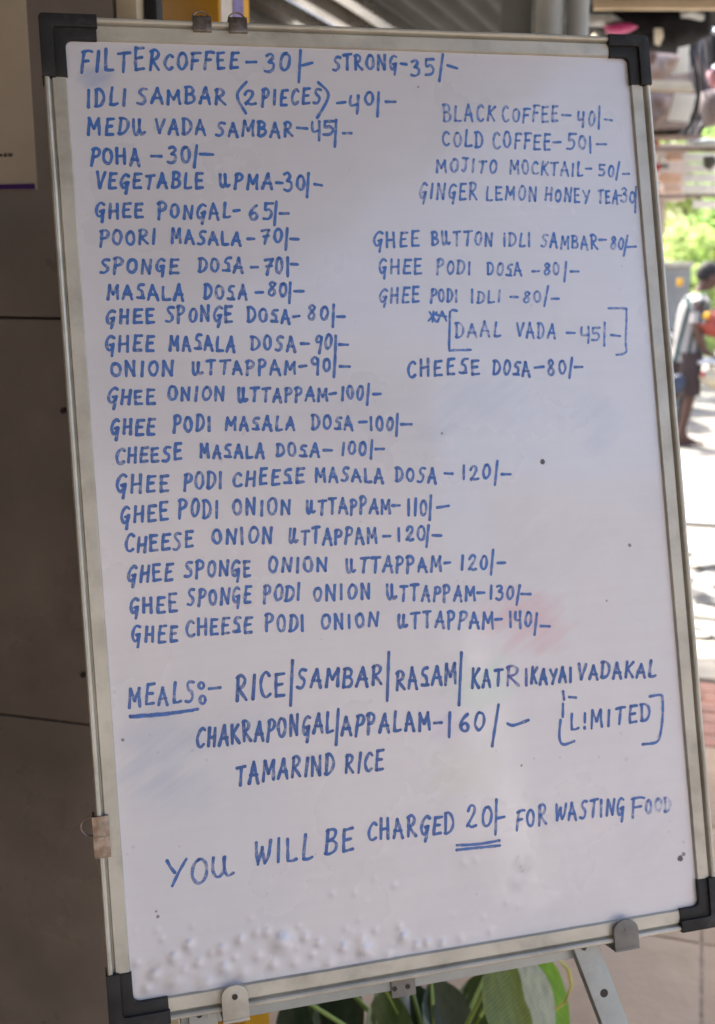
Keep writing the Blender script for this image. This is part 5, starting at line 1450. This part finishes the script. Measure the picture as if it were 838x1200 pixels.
MB().tube([(1.0, -.30, 1.0), (1.02, -.12, .98), (1.04, 0, .97), (1.02, .12, .98), (1.0, .30, 1.0)], .014, n=10).done('handlebar', CHR, sct)
MB().tube([(1.04, 0, .97), (1.10, 0, .75), (1.30, 0, .26)], .03, n=10).done('fork', CHR, sct)
MB().tube([(-.44, -.02, .80), (-.38, -.12, .815), (-.20, -.15, .80), (.0, -.14, .80)], .018, n=10).done('grab_rail', CHR, sct)
MB().tube([(-.44, .02, .80), (-.38, .12, .815), (-.20, .15, .80), (.0, .14, .80)], .018, n=10).done('grab_rail', CHR, sct)
MB().box((-.40, 0, .69), (.03, .12, .05), bevel=.01).done('tail_light', M['red'], sct)
lump('shopping_bag', [(811, 379), (822, 370), (836, 362), (860, 360), (864, 396), (845, 398), (826, 392)], 10.3, .22, mat('orange_red_bag', (.30, .055, .04), rough=.6, var=.3, vscale=12), 'orange red bag lying on the seat of the cream scooter', 'bag', 41, .02)
lump('shopping_bag', [(822, 372), (827, 365), (833, 366), (830, 374)], 10.2, .08, M['yellow'], 'little yellow packet beside the orange red bag', 'packet', 42, .005)

# motorbike standing behind the man, front towards the camera
mb = thing('parked_motorbike', 'black motorbike with a round white headlamp half hidden by the whiteboard', 'motorbike', loc=Vector((at_dist(785, 300, 12.2).x, 12.2, STREET)))
w_ = MB(); pts = [(0, -.55 + .28 * math.cos(R(a)), .30 + .28 * math.sin(R(a))) for a in range(0, 361, 15)]
w_.tube(pts, .045, n=10, caps=False, up=(1, 0, 0)).done('wheel', BLK, mb)
w_ = MB(); pts = [(0, .75 + .28 * math.cos(R(a)), .30 + .28 * math.sin(R(a))) for a in range(0, 361, 15)]
w_.tube(pts, .05, n=10, caps=False, up=(1, 0, 0)).done('wheel', BLK, mb)
for s in (-1, 1):
    MB().tube([(s * .07, -.55, .30), (s * .08, -.38, .92)], .018, n=8).done('fork', BLK, mb)
MB().tube([(-.36, -.22, 1.02), (-.16, -.34, 1.04), (0, -.36, .97), (.16, -.34, 1.04), (.36, -.22, 1.02)], .014, n=8).done('handlebar', BLK, mb)
hl = MB().sph((0, -.46, .86), (.085, .07, .085)).done('headlamp', BLK, mb)
MB().sph((.06, -.49, .86), (.07, .05, .07)).done('lamp_lens', M['ceramic'], hl)
tk = MB(); tk.sph((0, .0, .86), (.14, .34, .13)).done('fuel_tank', mat('black_gloss', (.02, .022, .03), rough=.25, coat=.5), mb)
MB().box((0, .48, .82), (.24, .62, .10), bevel=.035, seg=3).done('seat', BLK, mb)
MB().box((0, .12, .46), (.22, .42, .34), bevel=.04).done('engine', M['steel'], mb)
for s in (-1, 1):
    MB().tube([(s * .26, -.28, 1.03), (s * .30, -.28, 1.16)], .006, n=6).done('mirror_stalk', BLK, mb)
    MB().sph((s * .31, -.29, 1.20), (.055, .015, .04)).done('mirror', BLK, mb)

# more clutter of the kiosk and the lane, each thing hung or stood where it is
dk = mat('dark_fabric', (.012, .012, .016), rough=.9)
lump('hanging_bag', [(752, 60), (764, 58), (770, 64), (766, 76), (755, 78)], 5.9, .1, mat('brown_bag', (.16, .10, .08), rough=.8), 'small brown bag hanging left of the white paper at the top right', 'bag', 51, .01)
lump('hanging_bag', [(826, 40), (838, 36), (848, 50), (844, 74), (830, 78)], 5.7, .15, dk, 'black bag hanging at the photo edge beside the cables', 'bag', 52, .01)
lump('hanging_bag', [(822, 108), (836, 104), (850, 118), (846, 146), (828, 150), (820, 130)], 5.8, .15, mat('grey_bag', (.22, .19, .19), rough=.8), 'grey brown bag hanging under the pink one at the photo edge', 'bag', 53, .01)
lump('folded_umbrella', [(762, 146), (776, 150), (790, 152), (806, 150), (806, 155), (786, 158), (764, 154)], D0 + .0, .06, dk, 'black folded umbrella lying along the upper rail of the kiosk', 'umbrella', 54, .004)
lump('folded_cloth', [(808, 165), (826, 162), (850, 164), (850, 172), (812, 173)], D0 - .1, .1, M['pipe'], 'grey folded cloth on the rail above the white blind', 'cloth', 55, .006)
lump('dark_rag', [(824, 184), (836, 182), (842, 190), (832, 200), (825, 196)], D0 - .02, .05, mat('olive_rag', (.10, .10, .08), rough=.9), 'small olive rag stuck in the white blind', 'rag', 56, .006)
